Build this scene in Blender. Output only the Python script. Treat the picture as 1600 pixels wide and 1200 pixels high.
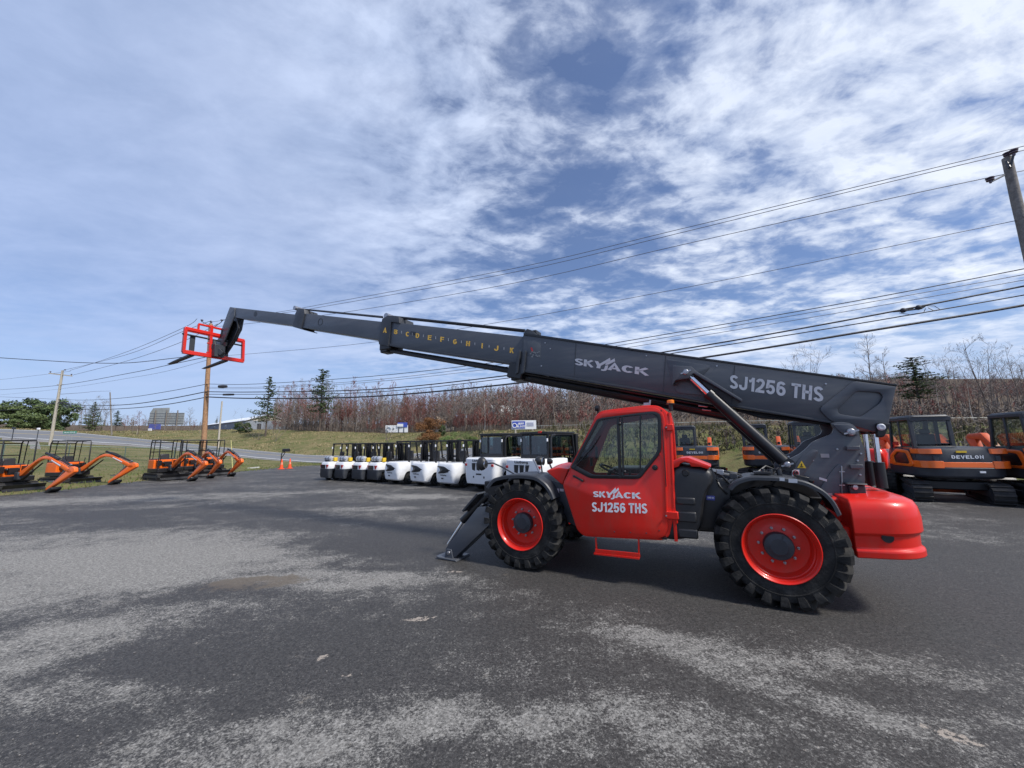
import bpy, bmesh, math, random
from mathutils import Vector, Matrix
R = math.radians
for o in list(bpy.data.objects): bpy.data.objects.remove(o)
SC = bpy.context.scene; COL = SC.collection

# ------------------------------------------------------------------ camera
F = 600.0; H = 1.95; PITCH = R(8.5); ROLL = R(0.8)
def _axes():
    f = Vector((0, math.cos(PITCH), math.sin(PITCH))); u = Vector((0, -math.sin(PITCH), math.cos(PITCH))); r = Vector((1, 0, 0))
    return r*math.cos(ROLL)-u*math.sin(ROLL), u*math.cos(ROLL)+r*math.sin(ROLL), f
RT, UP, FW = _axes(); CAM = Vector((0, 0, H))
cd = bpy.data.cameras.new('camera'); cd.sensor_width = 36; cd.lens = 36*F/1600; cd.clip_end = 3000; cd.clip_start = .05
cam = bpy.data.objects.new('camera', cd); COL.objects.link(cam); SC.camera = cam
M4 = Matrix.Identity(4)
for i in range(3): M4[i][0] = RT[i]; M4[i][1] = UP[i]; M4[i][2] = -FW[i]; M4[i][3] = CAM[i]
cam.matrix_world = M4
def ray(px, py): return RT*(px-800)/F + UP*(600-py)/F + FW
def at(px, py, Y): d = ray(px, py); return CAM + d*(Y/d.y)
def gnd(px, py, z=0): d = ray(px, py); return CAM + d*((z-H)/d.z)

# ------------------------------------------------------------------ world, sun, exposure
SUN_EL, SUN_AZ = R(50), R(124)          # azimuth measured from +Y towards +X
w = bpy.data.worlds.new("World"); SC.world = w; w.use_nodes = True
nt = w.node_tree; nt.nodes.clear(); N = nt.nodes.new; K = nt.links.new
def mth(nt, op, a, b=None, clamp=False):
    n = nt.nodes.new('ShaderNodeMath'); n.operation = op; n.use_clamp = clamp
    for i, x in enumerate((a, b)):
        if x is None: continue
        if isinstance(x, (int, float)): n.inputs[i].default_value = x
        else: nt.links.new(x, n.inputs[i])
    return n.outputs[0]
def mixc(nt, f, a, b, mode='MIX'):
    n = nt.nodes.new('ShaderNodeMix'); n.data_type = 'RGBA'; n.blend_type = mode
    for s, x in ((0, f), (6, a), (7, b)):
        if isinstance(x, (int, float)): n.inputs[s].default_value = x
        elif isinstance(x, (tuple, list)): n.inputs[s].default_value = (*x[:3], 1)
        else: nt.links.new(x, n.inputs[s])
    return n.outputs[2]
def ramp(nt, f, stops):
    n = nt.nodes.new('ShaderNodeValToRGB'); nt.links.new(f, n.inputs[0]); e = n.color_ramp.elements
    while len(e) < len(stops): e.new(.5)
    for k, (p, c) in enumerate(stops):
        e[k].position = p; e[k].color = (*(c if isinstance(c, (tuple, list)) else (c, c, c)), 1)
    return n.outputs[0]
def noise(nt, vec, scale, detail=6, rough=.55, dist=0.):
    n = nt.nodes.new('ShaderNodeTexNoise'); n.inputs['Scale'].default_value = scale; n.inputs['Detail'].default_value = detail
    n.inputs['Roughness'].default_value = rough; n.inputs['Distortion'].default_value = dist
    if vec is not None: nt.links.new(vec, n.inputs['Vector'])
    return n.outputs['Fac']
def mapping(nt, vec, loc=(0,0,0), rot=(0,0,0), sc=(1,1,1)):
    n = nt.nodes.new('ShaderNodeMapping'); n.inputs[1].default_value = loc; n.inputs[2].default_value = rot; n.inputs[3].default_value = sc
    nt.links.new(vec, n.inputs[0]); return n.outputs[0]
sky = N('ShaderNodeTexSky'); sky.sky_type = 'NISHITA'; sky.sun_disc = False
sky.sun_elevation = SUN_EL; sky.sun_rotation = SUN_AZ; sky.air_density = 1.0; sky.dust_density = .6; sky.ozone_density = 2.0
tc = N('ShaderNodeTexCoord'); sep = N('ShaderNodeSeparateXYZ'); K(tc.outputs['Generated'], sep.inputs[0])
zc = mth(nt, 'MAXIMUM', sep.outputs[2], 0.0); den = mth(nt, 'ADD', zc, .10)
comb = N('ShaderNodeCombineXYZ'); K(mth(nt, 'DIVIDE', sep.outputs[0], den), comb.inputs[0]); K(mth(nt, 'DIVIDE', sep.outputs[1], den), comb.inputs[1])
P = comb.outputs[0]
big = noise(nt, mapping(nt, P, (3.1, 1.7, 0), (0, 0, R(-38)), (.32, .62, 1)), 1.0, 4, .5, .3)
mid = noise(nt, mapping(nt, P, (0, 0, 0), (0, 0, R(-50)), (1.0, 1.6, 1)), 2.5, 9, .6, .35)
fin = noise(nt, mapping(nt, P, (7, 2, 0), (0, 0, R(-35)), (1, 1.3, 1)), 8.0, 8, .6, .3)
# more cloud towards the left (smooth veil) and the right (broken puffs), a clearer lane just right of centre overhead
xx = mth(nt, 'DIVIDE', sep.outputs[0], mth(nt, 'ADD', sep.outputs[1], .3))
lane = N('ShaderNodeMapRange'); lane.interpolation_type = 'SMOOTHSTEP'; K(mth(nt, 'ABSOLUTE', mth(nt, 'SUBTRACT', sep.outputs[0], .13)), lane.inputs[0])
lane.inputs[1].default_value = 0; lane.inputs[2].default_value = .33; lane.inputs[3].default_value = 1; lane.inputs[4].default_value = 0
hi = N('ShaderNodeMapRange'); hi.interpolation_type = 'SMOOTHSTEP'; K(sep.outputs[2], hi.inputs[0]); hi.inputs[1].default_value = .28; hi.inputs[2].default_value = .62
lanef = mth(nt, 'MULTIPLY', lane.outputs[0], hi.outputs[0])
veil = N('ShaderNodeMapRange'); veil.interpolation_type = 'SMOOTHSTEP'; K(sep.outputs[0], veil.inputs[0]); veil.inputs[1].default_value = .05; veil.inputs[2].default_value = -.55
fr = mth(nt, 'SUBTRACT', 1.0, mth(nt, 'MULTIPLY', veil.outputs[0], .87))
dens = mth(nt, 'ADD', mth(nt, 'MULTIPLY', mth(nt, 'SUBTRACT', big, .5), 1.7), mth(nt, 'MULTIPLY', mth(nt, 'MULTIPLY', mth(nt, 'SUBTRACT', mid, .5), 2.6), fr))
dens = mth(nt, 'ADD', dens, mth(nt, 'MULTIPLY', mth(nt, 'MULTIPLY', mth(nt, 'SUBTRACT', fin, .5), 1.9), fr))
dens = mth(nt, 'ADD', dens, .605)
dens = mth(nt, 'SUBTRACT', dens, mth(nt, 'MULTIPLY', lanef, .62))
dens = mth(nt, 'ADD', dens, mth(nt, 'MULTIPLY', veil.outputs[0], .02))
cl = ramp(nt, dens, [(0.0, 0.07), (.3, .24), (.62, .64), (1.0, .96)])
side = N('ShaderNodeMapRange'); K(sep.outputs[0], side.inputs[0]); side.inputs[1].default_value = -.7; side.inputs[2].default_value = .8
ccol = mixc(nt, side.outputs[0], (.43, .53, .77), (.76, .81, .90))
ccol = mixc(nt, ramp(nt, mid, [(.35, .0), (.62, 1.)]), mixc(nt, .5, ccol, (.34, .44, .66)), ccol)
hz = N('ShaderNodeMapRange'); hz.interpolation_type = 'SMOOTHSTEP'; K(sep.outputs[2], hz.inputs[0]); hz.inputs[1].default_value = .02; hz.inputs[2].default_value = .24
cl = mixc(nt, hz.outputs[0], (.72, .72, .72), cl); ccol = mixc(nt, hz.outputs[0], (.36, .46, .70), ccol)
bg1 = N('ShaderNodeBackground'); bg1.inputs[1].default_value = .085
K(mixc(nt, 1.0, sky.outputs[0], (.90, 1.0, 1.24), 'MULTIPLY'), bg1.inputs[0])
bg2 = N('ShaderNodeBackground'); K(ccol, bg2.inputs[0]); bg2.inputs[1].default_value = 1.0
mx = N('ShaderNodeMixShader'); K(cl, mx.inputs[0]); K(bg1.outputs[0], mx.inputs[1]); K(bg2.outputs[0], mx.inputs[2])
wo = N('ShaderNodeOutputWorld'); K(mx.outputs[0], wo.inputs[0])
sd = bpy.data.lights.new('sun', 'SUN'); sd.energy = 3.6; sd.angle = R(9); sd.color = (1, .955, .89)
so = bpy.data.objects.new('sun', sd); COL.objects.link(so)
sdir = Vector((math.cos(SUN_EL)*math.sin(SUN_AZ), math.cos(SUN_EL)*math.cos(SUN_AZ), math.sin(SUN_EL)))
so.rotation_euler = sdir.to_track_quat('Z', 'Y').to_euler(); so.location = (10, 0, 30)
SC.view_settings.view_transform = 'Standard'; SC.view_settings.look = 'None'
SC.view_settings.exposure = 0.32; SC.view_settings.gamma = 1
SC.render.engine = 'CYCLES'

# ------------------------------------------------------------------ materials
MATS = {}
def mat(name, col, rough=.5, metal=0., var=.12, vs=6., bump=0., bs=40., coat=0., spec=.5, dirt=None, dirta=.3, streak=None):
    if name in MATS: return MATS[name]
    m = bpy.data.materials.new(name); m.use_nodes = True; t = m.node_tree; b = t.nodes['Principled BSDF']
    tc = t.nodes.new('ShaderNodeTexCoord'); v = tc.outputs['Object']
    f = noise(t, v, vs, 5, .6)
    lo = tuple(c*(1-var) for c in col); hi_ = tuple(min(1, c*(1+var)) for c in col)
    c = ramp(t, f, [(.3, lo), (.7, hi_)])
    if dirt:
        df = ramp(t, noise(t, mapping(t, v, sc=streak) if streak else v, vs*.7+1.3, 8, .7), [(.46, 0.), (.72, dirta)])
        c = mixc(t, df, c, dirt)
    t.links.new(c, b.inputs['Base Color'])
    rr = t.nodes.new('ShaderNodeMapRange'); t.links.new(noise(t, v, vs*2.3, 4), rr.inputs[0])
    rr.inputs[3].default_value = max(.03, rough-.1); rr.inputs[4].default_value = min(1, rough+.12); t.links.new(rr.outputs[0], b.inputs['Roughness'])
    b.inputs['Metallic'].default_value = metal; b.inputs['Coat Weight'].default_value = coat; b.inputs['Coat Roughness'].default_value = .08
    b.inputs['Specular IOR Level'].default_value = spec
    if bump:
        bn = t.nodes.new('ShaderNodeBump'); bn.inputs['Strength'].default_value = bump; bn.inputs['Distance'].default_value = .02
        t.links.new(noise(t, v, bs, 6, .6), bn.inputs['Height']); t.links.new(bn.outputs[0], b.inputs['Normal'])
    MATS[name] = m; return m
def glassmat(name, tint, refl=.12):
    m = bpy.data.materials.new(name); m.use_nodes = True; t = m.node_tree; t.nodes.clear()
    tr = t.nodes.new('ShaderNodeBsdfTransparent'); tr.inputs[0].default_value = (*tint, 1)
    gl = t.nodes.new('ShaderNodeBsdfGlossy'); gl.inputs['Roughness'].default_value = .03; gl.inputs[0].default_value = (.9, .95, 1, 1)
    fz = t.nodes.new('ShaderNodeFresnel'); fz.inputs[0].default_value = 1.5
    f = mth(t, 'ADD', fz.outputs[0], refl-.04, True); mx = t.nodes.new('ShaderNodeMixShader')
    t.links.new(f, mx.inputs[0]); t.links.new(tr.outputs[0], mx.inputs[1]); t.links.new(gl.outputs[0], mx.inputs[2])
    o = t.nodes.new('ShaderNodeOutputMaterial'); t.links.new(mx.outputs[0], o.inputs[0]); MATS[name] = m; return m
RED = mat('red_paint', (.66, .014, .006), .34, var=.05, vs=2, coat=.25, spec=.35, dirt=(.34, .07, .045), dirta=.4, streak=(2.2, 2.2, .7))
RED2 = mat('red_paint_matt', (.5, .02, .015), .42, var=.1, vs=4)
GREY = mat('boom_grey_paint', (.055, .062, .076), .42, var=.10, vs=1.2, coat=.2, dirt=(.135, .135, .135), dirta=.38, streak=(.35, 3, 3.5))
CHAR = mat('charcoal_paint', (.03, .034, .042), .45, var=.15, vs=3, dirt=(.08, .08, .08), dirta=.25)
BLACK = mat('black_paint', (.012, .012, .014), .35, var=.2, vs=5)
PLAST = mat('black_plastic', (.02, .02, .022), .42, var=.15, vs=5, bump=.12, bs=160)
RUB = mat('tyre_rubber', (.012, .012, .012), .75, var=.4, vs=7, bump=.35, bs=45, spec=.3, dirt=(.07, .066, .06), dirta=.6)
RUBD = mat('track_rubber', (.02, .02, .021), .8, var=.3, vs=7, bump=.3, bs=30, dirt=(.07, .06, .05), dirta=.6)
CHR = mat('chrome', (.75, .75, .77), .12, metal=1., var=.04)
STEEL = mat('steel', (.38, .38, .4), .35, metal=.9, var=.15, vs=20)
GLASSK = glassmat('dark_glass', (.10, .12, .12), .04)
WHITE = mat('white_paint', (.80, .81, .82), .35, var=.04, vs=2, coat=.3, dirt=(.5, .48, .45), dirta=.2)
LETW = mat('white_lettering', (.78, .79, .81), .5, var=.03)
LETG = mat('silver_lettering', (.47, .49, .53), .5, var=.04)
LETY = mat('yellow_lettering', (.78, .46, .06), .5, var=.05)
YEL = mat('yellow_sticker', (.75, .50, .03), .5, var=.05)
ORG = mat('orange_paint', (.88, .15, .010), .35, var=.07, vs=3, coat=.3, dirt=(.35, .13, .06), dirta=.3)
ORD = mat('orange_paint_deep', (.58, .085, .015), .4, var=.1, vs=3, dirt=(.25, .10, .06), dirta=.4)
SIL = mat('silver_tank', (.55, .56, .58), .4, metal=.5, var=.1)
AMB = mat('amber_lens', (.8, .2, .01), .2, var=.05)
SKIN = mat('brown_dirt', (.16, .11, .07), .9, var=.3, vs=4, bump=.5, bs=12)
BLUE = mat('blue_panel', (.05, .09, .42), .5, var=.05)
GREENSG = mat('green_sign', (.02, .25, .16), .5)
GLASS = glassmat('cab_glass', (.70, .76, .73), .05)
GLASSD = glassmat('tinted_glass', (.34, .42, .40), .1)
CONC = mat('pale_wood', (.42, .38, .31), .85, var=.25, vs=8, bump=.3, bs=25)
WOODO = mat('fresh_pole_wood', (.36, .20, .105), .85, var=.3, vs=7, bump=.4, bs=18, dirt=(.2, .13, .09), dirta=.6)
WOODG = mat('weathered_pole_wood', (.20, .18, .16), .9, var=.3, vs=7, bump=.4, bs=22, dirt=(.1, .085, .075), dirta=.6)
INS = mat('insulator', (.10, .07, .09), .3, var=.1)
WIRE = mat('wire_black', (.03, .03, .035), .6, var=.1)
WIRG = mat('wire_grey', (.12, .12, .14), .5, var=.1)
GALV = mat('galvanised', (.35, .36, .37), .5, metal=.4, var=.15)
ROOFW = mat('pale_metal_roof', (.72, .74, .76), .4, var=.05)
SIDG = mat('grey_siding', (.24, .27, .31), .7, var=.1)
SIDC = mat('cream_siding', (.52, .47, .38), .7, var=.1)
CONEO = mat('cone_orange', (.85, .09, .02), .5, var=.05)

# ------------------------------------------------------------------ mesh helpers
class MB:
    def __init__(s): s.v = []; s.f = []
    def poly(s, pts): i = len(s.v); s.v += [tuple(p) for p in pts]; s.f.append(tuple(range(i, i+len(pts))))
    def box(s, c, d, rot=None):
        i = len(s.v); c = Vector(c)
        for z in (-1, 1):
            for x, y in ((-1, -1), (1, -1), (1, 1), (-1, 1)):
                p = Vector((x*d[0]/2, y*d[1]/2, z*d[2]/2))
                if rot is not None: p = rot @ p
                s.v.append(tuple(c+p))
        s.f += [tuple(i+k for k in q) for q in ((0,3,2,1),(4,5,6,7),(0,1,5,4),(1,2,6,5),(2,3,7,6),(3,0,4,7))]; return s
    def bar(s, a, b, w_, h, up=(0,0,1)):
        a = Vector(a); b = Vector(b); d = (b-a); L = d.length; d = d/L; u = Vector(up); r = d.cross(u)
        if r.length < 1e-4: r = d.cross(Vector((1,0,0)))
        r.normalize(); u = r.cross(d); m = Matrix((d, r, u)).transposed(); return s.box((a+b)/2, (L, w_, h), m)
    def prism(s, pts, off):
        n = len(pts); i = len(s.v); off = Vector(off); s.v += [tuple(Vector(p)) for p in pts]+[tuple(Vector(p)+off) for p in pts]
        s.f.append(tuple(range(i, i+n))); s.f.append(tuple(range(i+2*n-1, i+n-1, -1)))
        for k in range(n): s.f.append((i+k, i+(k+1) % n, i+n+(k+1) % n, i+n+k))
        return s
    def loft(s, loops, cap=True, closed=True):
        n = len(loops[0]); i = len(s.v)
        for L in loops: s.v += [tuple(p) for p in L]
        for a in range(len(loops)-1):
            for k in range(n if closed else n-1):
                k2 = (k+1) % n; s.f.append((i+a*n+k, i+a*n+k2, i+(a+1)*n+k2, i+(a+1)*n+k))
        if cap: s.f.append(tuple(i+k for k in range(n))); s.f.append(tuple(i+(len(loops)-1)*n+k for k in range(n-1, -1, -1)))
        return s
    def tube(s, pts, r, n=8, cap=True):
        pts = [Vector(p) for p in pts]; m = len(pts); rs = r if isinstance(r, (list, tuple)) else [r]*m; loops = []; u = None
        for k in range(m):
            d = (pts[min(k+1, m-1)]-pts[max(k-1, 0)]).normalized()
            if u is None:
                u = d.cross(Vector((0,0,1)))
                if u.length < .05: u = d.cross(Vector((1,0,0)))
            else: u = u-d*u.dot(d)
            u.normalize(); v = d.cross(u)
            loops.append([pts[k]+(u*math.cos(2*math.pi*j/n)+v*math.sin(2*math.pi*j/n))*rs[k] for j in range(n)])
        return s.loft(loops, cap)
    def lathe(s, prof, c, axis, n=32, cap=True):
        ax = Vector(axis).normalized(); c = Vector(c); u = ax.cross(Vector((0,0,1)))
        if u.length < .05: u = ax.cross(Vector((1,0,0)))
        u.normalize(); v = ax.cross(u)
        return s.loft([[c+ax*t+(u*math.cos(2*math.pi*j/n)+v*math.sin(2*math.pi*j/n))*max(r_, 1e-4) for j in range(n)] for r_, t in prof], cap)
    def ball(s, c, r, n=10):
        r = r if isinstance(r, (tuple, list)) else (r, r, r); c = Vector(c); L = []
        for a in range(n+1):
            p = -math.pi/2+math.pi*a/n; L.append([c+Vector((math.cos(p)*math.cos(q)*r[0], math.cos(p)*math.sin(q)*r[1], math.sin(p)*r[2])) for q in [2*math.pi*j/(n*2) for j in range(n*2)]])
        return s.loft(L, False)
    def mesh(s, name, m, smooth=35):
        me = bpy.data.meshes.new(name); me.from_pydata(s.v, [], s.f)
        if len(s.f) < 20000:
            bm = bmesh.new(); bm.from_mesh(me); bmesh.ops.recalc_face_normals(bm, faces=bm.faces); bm.to_mesh(me); bm.free()
        if m: me.materials.append(m)
        if smooth:
            me.polygons.foreach_set('use_smooth', [True]*len(me.polygons)); me.set_sharp_from_angle(angle=R(smooth))
        me.update(); return me
    def build(s, name, m, parent=None, bevel=0., smooth=35):
        return link(name, s.mesh(name, m, smooth), parent, bevel)
def link(name, me, parent=None, bevel=0.):
    o = bpy.data.objects.new(name, me); COL.objects.link(o)
    if parent: o.parent = parent
    if bevel:
        b = o.modifiers.new('bevel', 'BEVEL'); b.width = bevel; b.segments = 2; b.limit_method = 'ANGLE'; b.angle_limit = R(40)
    return o
def tag(o, label=None, cat=None, group=None, kind=None):
    if label: o['label'] = label
    if cat: o['category'] = cat
    if group: o['group'] = group
    if kind: o['kind'] = kind
    return o
def thing(name, label, cat, loc=(0,0,0), rz=0, group=None):
    o = bpy.data.objects.new(name, None); COL.objects.link(o); o.location = loc; o.rotation_euler = (0, 0, rz); o.empty_display_size = .3
    return tag(o, label, cat, group)
def copy_tree(o, parent=None):
    c = o.copy(); COL.objects.link(c)
    if parent: c.parent = parent
    for ch in [q for q in bpy.data.objects if q.parent == o]: copy_tree(ch, c)
    return c
def roundp(pts, r, n=5):
    out = []; m = len(pts)
    for k in range(m):
        p = Vector(pts[k]); a = Vector(pts[k-1]); b = Vector(pts[(k+1) % m]); rr = r[k] if isinstance(r, (list, tuple)) else r
        if rr <= 0: out.append(tuple(p)); continue
        da = (a-p); db = (b-p); t = min(rr, da.length*.45, db.length*.45); p0 = p+da.normalized()*t; p1 = p+db.normalized()*t
        for j in range(n+1):
            q = j/n; out.append(tuple(p0*(1-q)**2+p*2*q*(1-q)+p1*q*q))
    return out
def curve_mesh(name, cu, m, mtx, smooth=30):
    o = bpy.data.objects.new('tmp', cu); COL.objects.link(o); bpy.context.view_layer.update()
    me = bpy.data.meshes.new_from_object(o.evaluated_get(bpy.context.evaluated_depsgraph_get())); bpy.data.objects.remove(o)
    me.transform(mtx); bm = bmesh.new(); bm.from_mesh(me); bmesh.ops.remove_doubles(bm, verts=bm.verts, dist=1e-5); bmesh.ops.recalc_face_normals(bm, faces=bm.faces); bm.to_mesh(me); bm.free()
    me.name = name; me.materials.clear(); me.materials.append(m)
    me.polygons.foreach_set('use_smooth', [True]*len(me.polygons)); me.set_sharp_from_angle(angle=R(smooth)); me.update(); return me
def plate(name, loops, y0, y1, m, parent, bev=.006):
    """side plate: loops of (x,z) in the parent's frame, extruded from y0 to y1; later loops cut holes"""
    cu = bpy.data.curves.new('c', 'CURVE'); cu.dimensions = '2D'; cu.fill_mode = 'BOTH'; th = abs(y1-y0); bev = min(bev, th*.4)
    cu.extrude = th/2-bev; cu.bevel_depth = bev; cu.bevel_resolution = 1; cu.offset = -bev
    for L in loops:
        sp = cu.splines.new('POLY'); sp.points.add(len(L)-1); sp.use_cyclic_u = True
        for k, (x, z) in enumerate(L): sp.points[k].co = (x, z, 0, 1)
    ym = (y0+y1)/2; mt = Matrix(((1,0,0,0),(0,0,-1,ym),(0,1,0,0),(0,0,0,1)))
    return link(name, curve_mesh(name, cu, m, mt), parent)
def text(name, s, o, ex, ey, m, parent, bold=.0, shear=0., th=.004, fit=None):
    """lettering whose box starts at o, spans ex along the line and ey for the capital height"""
    cu = bpy.data.curves.new('t', 'FONT'); cu.body = s; cu.size = 1; cu.extrude = .002; cu.offset = bold; cu.shear = shear; cu.resolution_u = 3
    ob = bpy.data.objects.new('tmp', cu); COL.objects.link(ob); bpy.context.view_layer.update()
    me = bpy.data.meshes.new_from_object(ob.evaluated_get(bpy.context.evaluated_depsgraph_get())); bpy.data.objects.remove(ob)
    xs = [v.co.x for v in me.vertices]; ys = [v.co.y for v in me.vertices]; x0, x1, yb, yt = min(xs), max(xs), min(ys), max(ys)
    ex = Vector(ex); ey = Vector(ey); nrm = ex.cross(ey).normalized(); o = Vector(o)
    for v in me.vertices:
        a = (v.co.x-x0)/(x1-x0); b = (v.co.y-yb)/(yt-yb); v.co = o+ex*a+ey*b+nrm*(th if v.co.z > 0 else 0)
    me.materials.clear(); me.materials.append(m); me.name = name; return link(name, me, parent)
def polys2d(name, polys, o, ex, ey, m, parent, th=.004):
    mb = MB(); o = Vector(o); ex = Vector(ex); ey = Vector(ey); n = ex.cross(ey).normalized()
    for p in polys: mb.prism([o+ex*a+ey*b for a, b in p], n*th)
    return mb.build(name, m, parent, smooth=0)


def _arc(cx, cy, rx, ry, a0, a1, n=12): return [(cx+rx*math.cos(R(a0+(a1-a0)*k/n)), cy+ry*math.sin(R(a0+(a1-a0)*k/n))) for k in range(n+1)]
def _glyph(c, t):
    h = t/2; W = .60; a, b = h, W-h; T = 1-h
    g = {'I': ([[(h, 0), (h, 1)]], t), 'i': ([[(h, 0), (h, .70)], [(h, .80), (h, 1)]], t), '1': ([[(.30, 0), (.30, 1)], [(.02, .72), (.2, .76), (.28, .92)]], .30+h),
     'T': ([[(0, T), (W, T)], [(W/2, 0), (W/2, T)]], W), 'H': ([[(a, 0), (a, 1)], [(b, 0), (b, 1)], [(a, .52), (b, .52)]], W),
     'L': ([[(a, 1), (a, h), (W*.93, h)]], W*.93), 'E': ([[(W*.95, T), (a, T), (a, h), (W*.95, h)], [(a, .52), (W*.88, .52)]], W*.95),
     'F': ([[(W*.92, T), (a, T), (a, 0)], [(a, .5), (W*.85, .5)]], W*.92), 'D': ([[(a, h), (a, T), (W*.55, T)]+_arc(W*.5, .5, b-W*.5, T-.5, 80, -80)+[(W*.5, h), (a*.9, h)]], W),
     'B': ([[(a, h), (a, T), (W*.5, T)]+_arc(W*.55, .75, b-W*.58, .25-h, 80, -90)+[(a, .5)], [(W*.5, .5)]+_arc(W*.55, .25+h*.3, b-W*.55, .25-h*.7, 80, -90)+[(a, h)]], W),
     'V': ([[(h*.9, 1), (W/2+.02, .0+h*.2), (W+.04-h*.9, 1)]], W+.04), 'Y': ([[(h*.9, 1), (W/2, .45), (W-h*.9, 1)], [(W/2, .45), (W/2, 0)]], W),
     'A': ([[(h*.9, 0), (W/2+.03, 1-h*.3), (W+.06-h*.9, 0)], [(.17, .3), (W-.11, .3)]], W+.06), 'N': ([[(a, 0), (a, 1-h*.4), (b, h*.4), (b, 1)]], W),
     'K': ([[(a, 0), (a, 1)], [(a, .42), (W+.02-h*.7, 1)], [(W*.38, .58), (W+.05-h*.7, 0)]], W+.05), 'M': ([[(a, 0), (a, 1-h*.4), (.4, .3), (.8-h, 1-h*.4), (.8-h, 0)]], .8),
     'O': ([_arc(W/2, .5, b-W/2, T-.5, 0, 360, 26)], W), 'o': ([_arc(W/2, .35, b-W/2, .35-h, 0, 360, 22)], W), 'C': ([_arc(W/2, .5, b-W/2, T-.5, 40, 320, 20)], W),
     'G': ([_arc(W/2, .5, b-W/2, T-.5, 42, 318, 20)+[(b, .28), (b, .46), (W*.55, .46)]], W), 'J': ([[(b-.04, 1), (b-.04, .3)]+_arc(W*.45, .28, b-.04-W*.45, .28-h, 0, -180, 12)+[(a-.02, .36)]], W-.04),
     'S': ([_arc(W/2, .735, b-W/2-.01, .265-h, 20, 200, 10)+[(W*.3, .56), (W*.62, .46)]+_arc(W/2, .265, b-W/2, .265-h, 20, -165, 12)], W),
     '2': ([_arc(W/2, .70, b-W/2, .30-h, 170, -20, 12)+[(W*.66, .42), (a+.02, .16), (a, h), (W, h)]], W), '5': ([[(W*.95, T), (a+.05, T), (a, .48)]+_arc(W/2, .335, b-W/2, .335-h, 140, -160, 16)], W),
     '6': ([_arc(W/2, .70, b-W/2, .30-h, 25, 160, 9)+[(a, .5), (a, .34)]+_arc(W/2, .335, b-W/2, .335-h, 180, 540, 22)], W), 'u': ([[(a, .7), (a, .25)]+_arc(W/2, .25, b-W/2, .25-h, 180, 360, 10)+[(b, .7)]], W),
     'n': ([[(a, 0), (a, .7)], [(a, .4)]+_arc(W/2, .42, b-W/2, .28-h, 180, 0, 10)+[(b, 0)]], W), 'g': ([_arc(W/2, .38, b-W/2, .32-h, 0, 360, 20), [(b, .7), (b, -.05)]+_arc(W/2, -.05, b-W/2, .18-h*.5, 0, -150, 8)], W)}
    return g.get(c, g['I'])
def sign(name, s, o, ex, ey, m, parent, t=.2, gap=.09, space=.26, italic=0., th=.003):
    """block capitals drawn as strokes: the whole line spans ex, capitals are ey high"""
    o = Vector(o); ex = Vector(ex); ey = Vector(ey); nn = ex.cross(ey).normalized()*th; pl = []; x = 0
    for c in s:
        if c == ' ': x += space; continue
        st, w_ = _glyph(c, t)
        for L_ in st: pl.append([(x+a, b) for a, b in L_])
        x += w_+gap
    x -= gap; mb = MB()
    for L_ in pl:
        m_ = len(L_); closed = m_ > 3 and (abs(L_[0][0]-L_[-1][0])+abs(L_[0][1]-L_[-1][1])) < 1e-6; lf = []; rg = []
        for k in range(m_):
            p = Vector(L_[k]); pa = Vector(L_[k-1]) if k else (Vector(L_[-2]) if closed else None); pb = Vector(L_[k+1]) if k < m_-1 else (Vector(L_[1]) if closed else None)
            d0 = (p-pa).normalized() if pa is not None else (pb-p).normalized(); d1 = (pb-p).normalized() if pb is not None else d0
            n0 = Vector((-d0.y, d0.x)); n1 = Vector((-d1.y, d1.x)); b = (n0+n1)
            b = b.normalized() if b.length > 1e-3 else n0; k_ = min(1/max(.35, b.dot(n0)), 2.2); lf.append(p+b*t/2*k_); rg.append(p-b*t/2*k_)
        P3 = lambda q: o+ex*((q.x+q.y*italic)/x)+ey*q.y
        for k in range(m_-1):
            q4 = [P3(lf[k]), P3(lf[k+1]), P3(rg[k+1]), P3(rg[k])]; mb.prism(q4, nn*(1+.02*(k % 3)))
    return mb.build(name, m, parent, smooth=0)
# ------------------------------------------------------------------ telehandler (the big machine in front)
_r = gnd(1228, 955); _f = gnd(812, 891); TU = (_f-_r).normalized(); TV = Vector((-TU.y, TU.x, 0)); TO = _r-TV*1.22; WB = (_f-_r).length
def L(px, py, y):
    d = ray(px, py); t = ((TO+TV*y-CAM).dot(TV))/d.dot(TV); p = CAM+d*t-TO; return (p.dot(TU), p.z)
def L3(px, py, y): a = L(px, py, y); return Vector((a[0], y, a[1]))
def LX(px, py, x):
    d = ray(px, py); t = ((TO+TU*x-CAM).dot(TU))/d.dot(TU); p = CAM+d*t-TO; return Vector((x, p.dot(TV), p.z))
def LL(pts, y): return [L(a, b, y) for a, b in pts]
TH = thing('telehandler', 'large red and dark grey telehandler with its boom stretched out over the yard', 'telehandler', TO, math.atan2(TU.y, TU.x))
def ptext(name, s, bl, br, tl, y, m, **k):
    o = L3(*bl, y); return text(name, s, o, L3(*br, y)-o, L3(*tl, y)-o, m, TH, **k)
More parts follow.
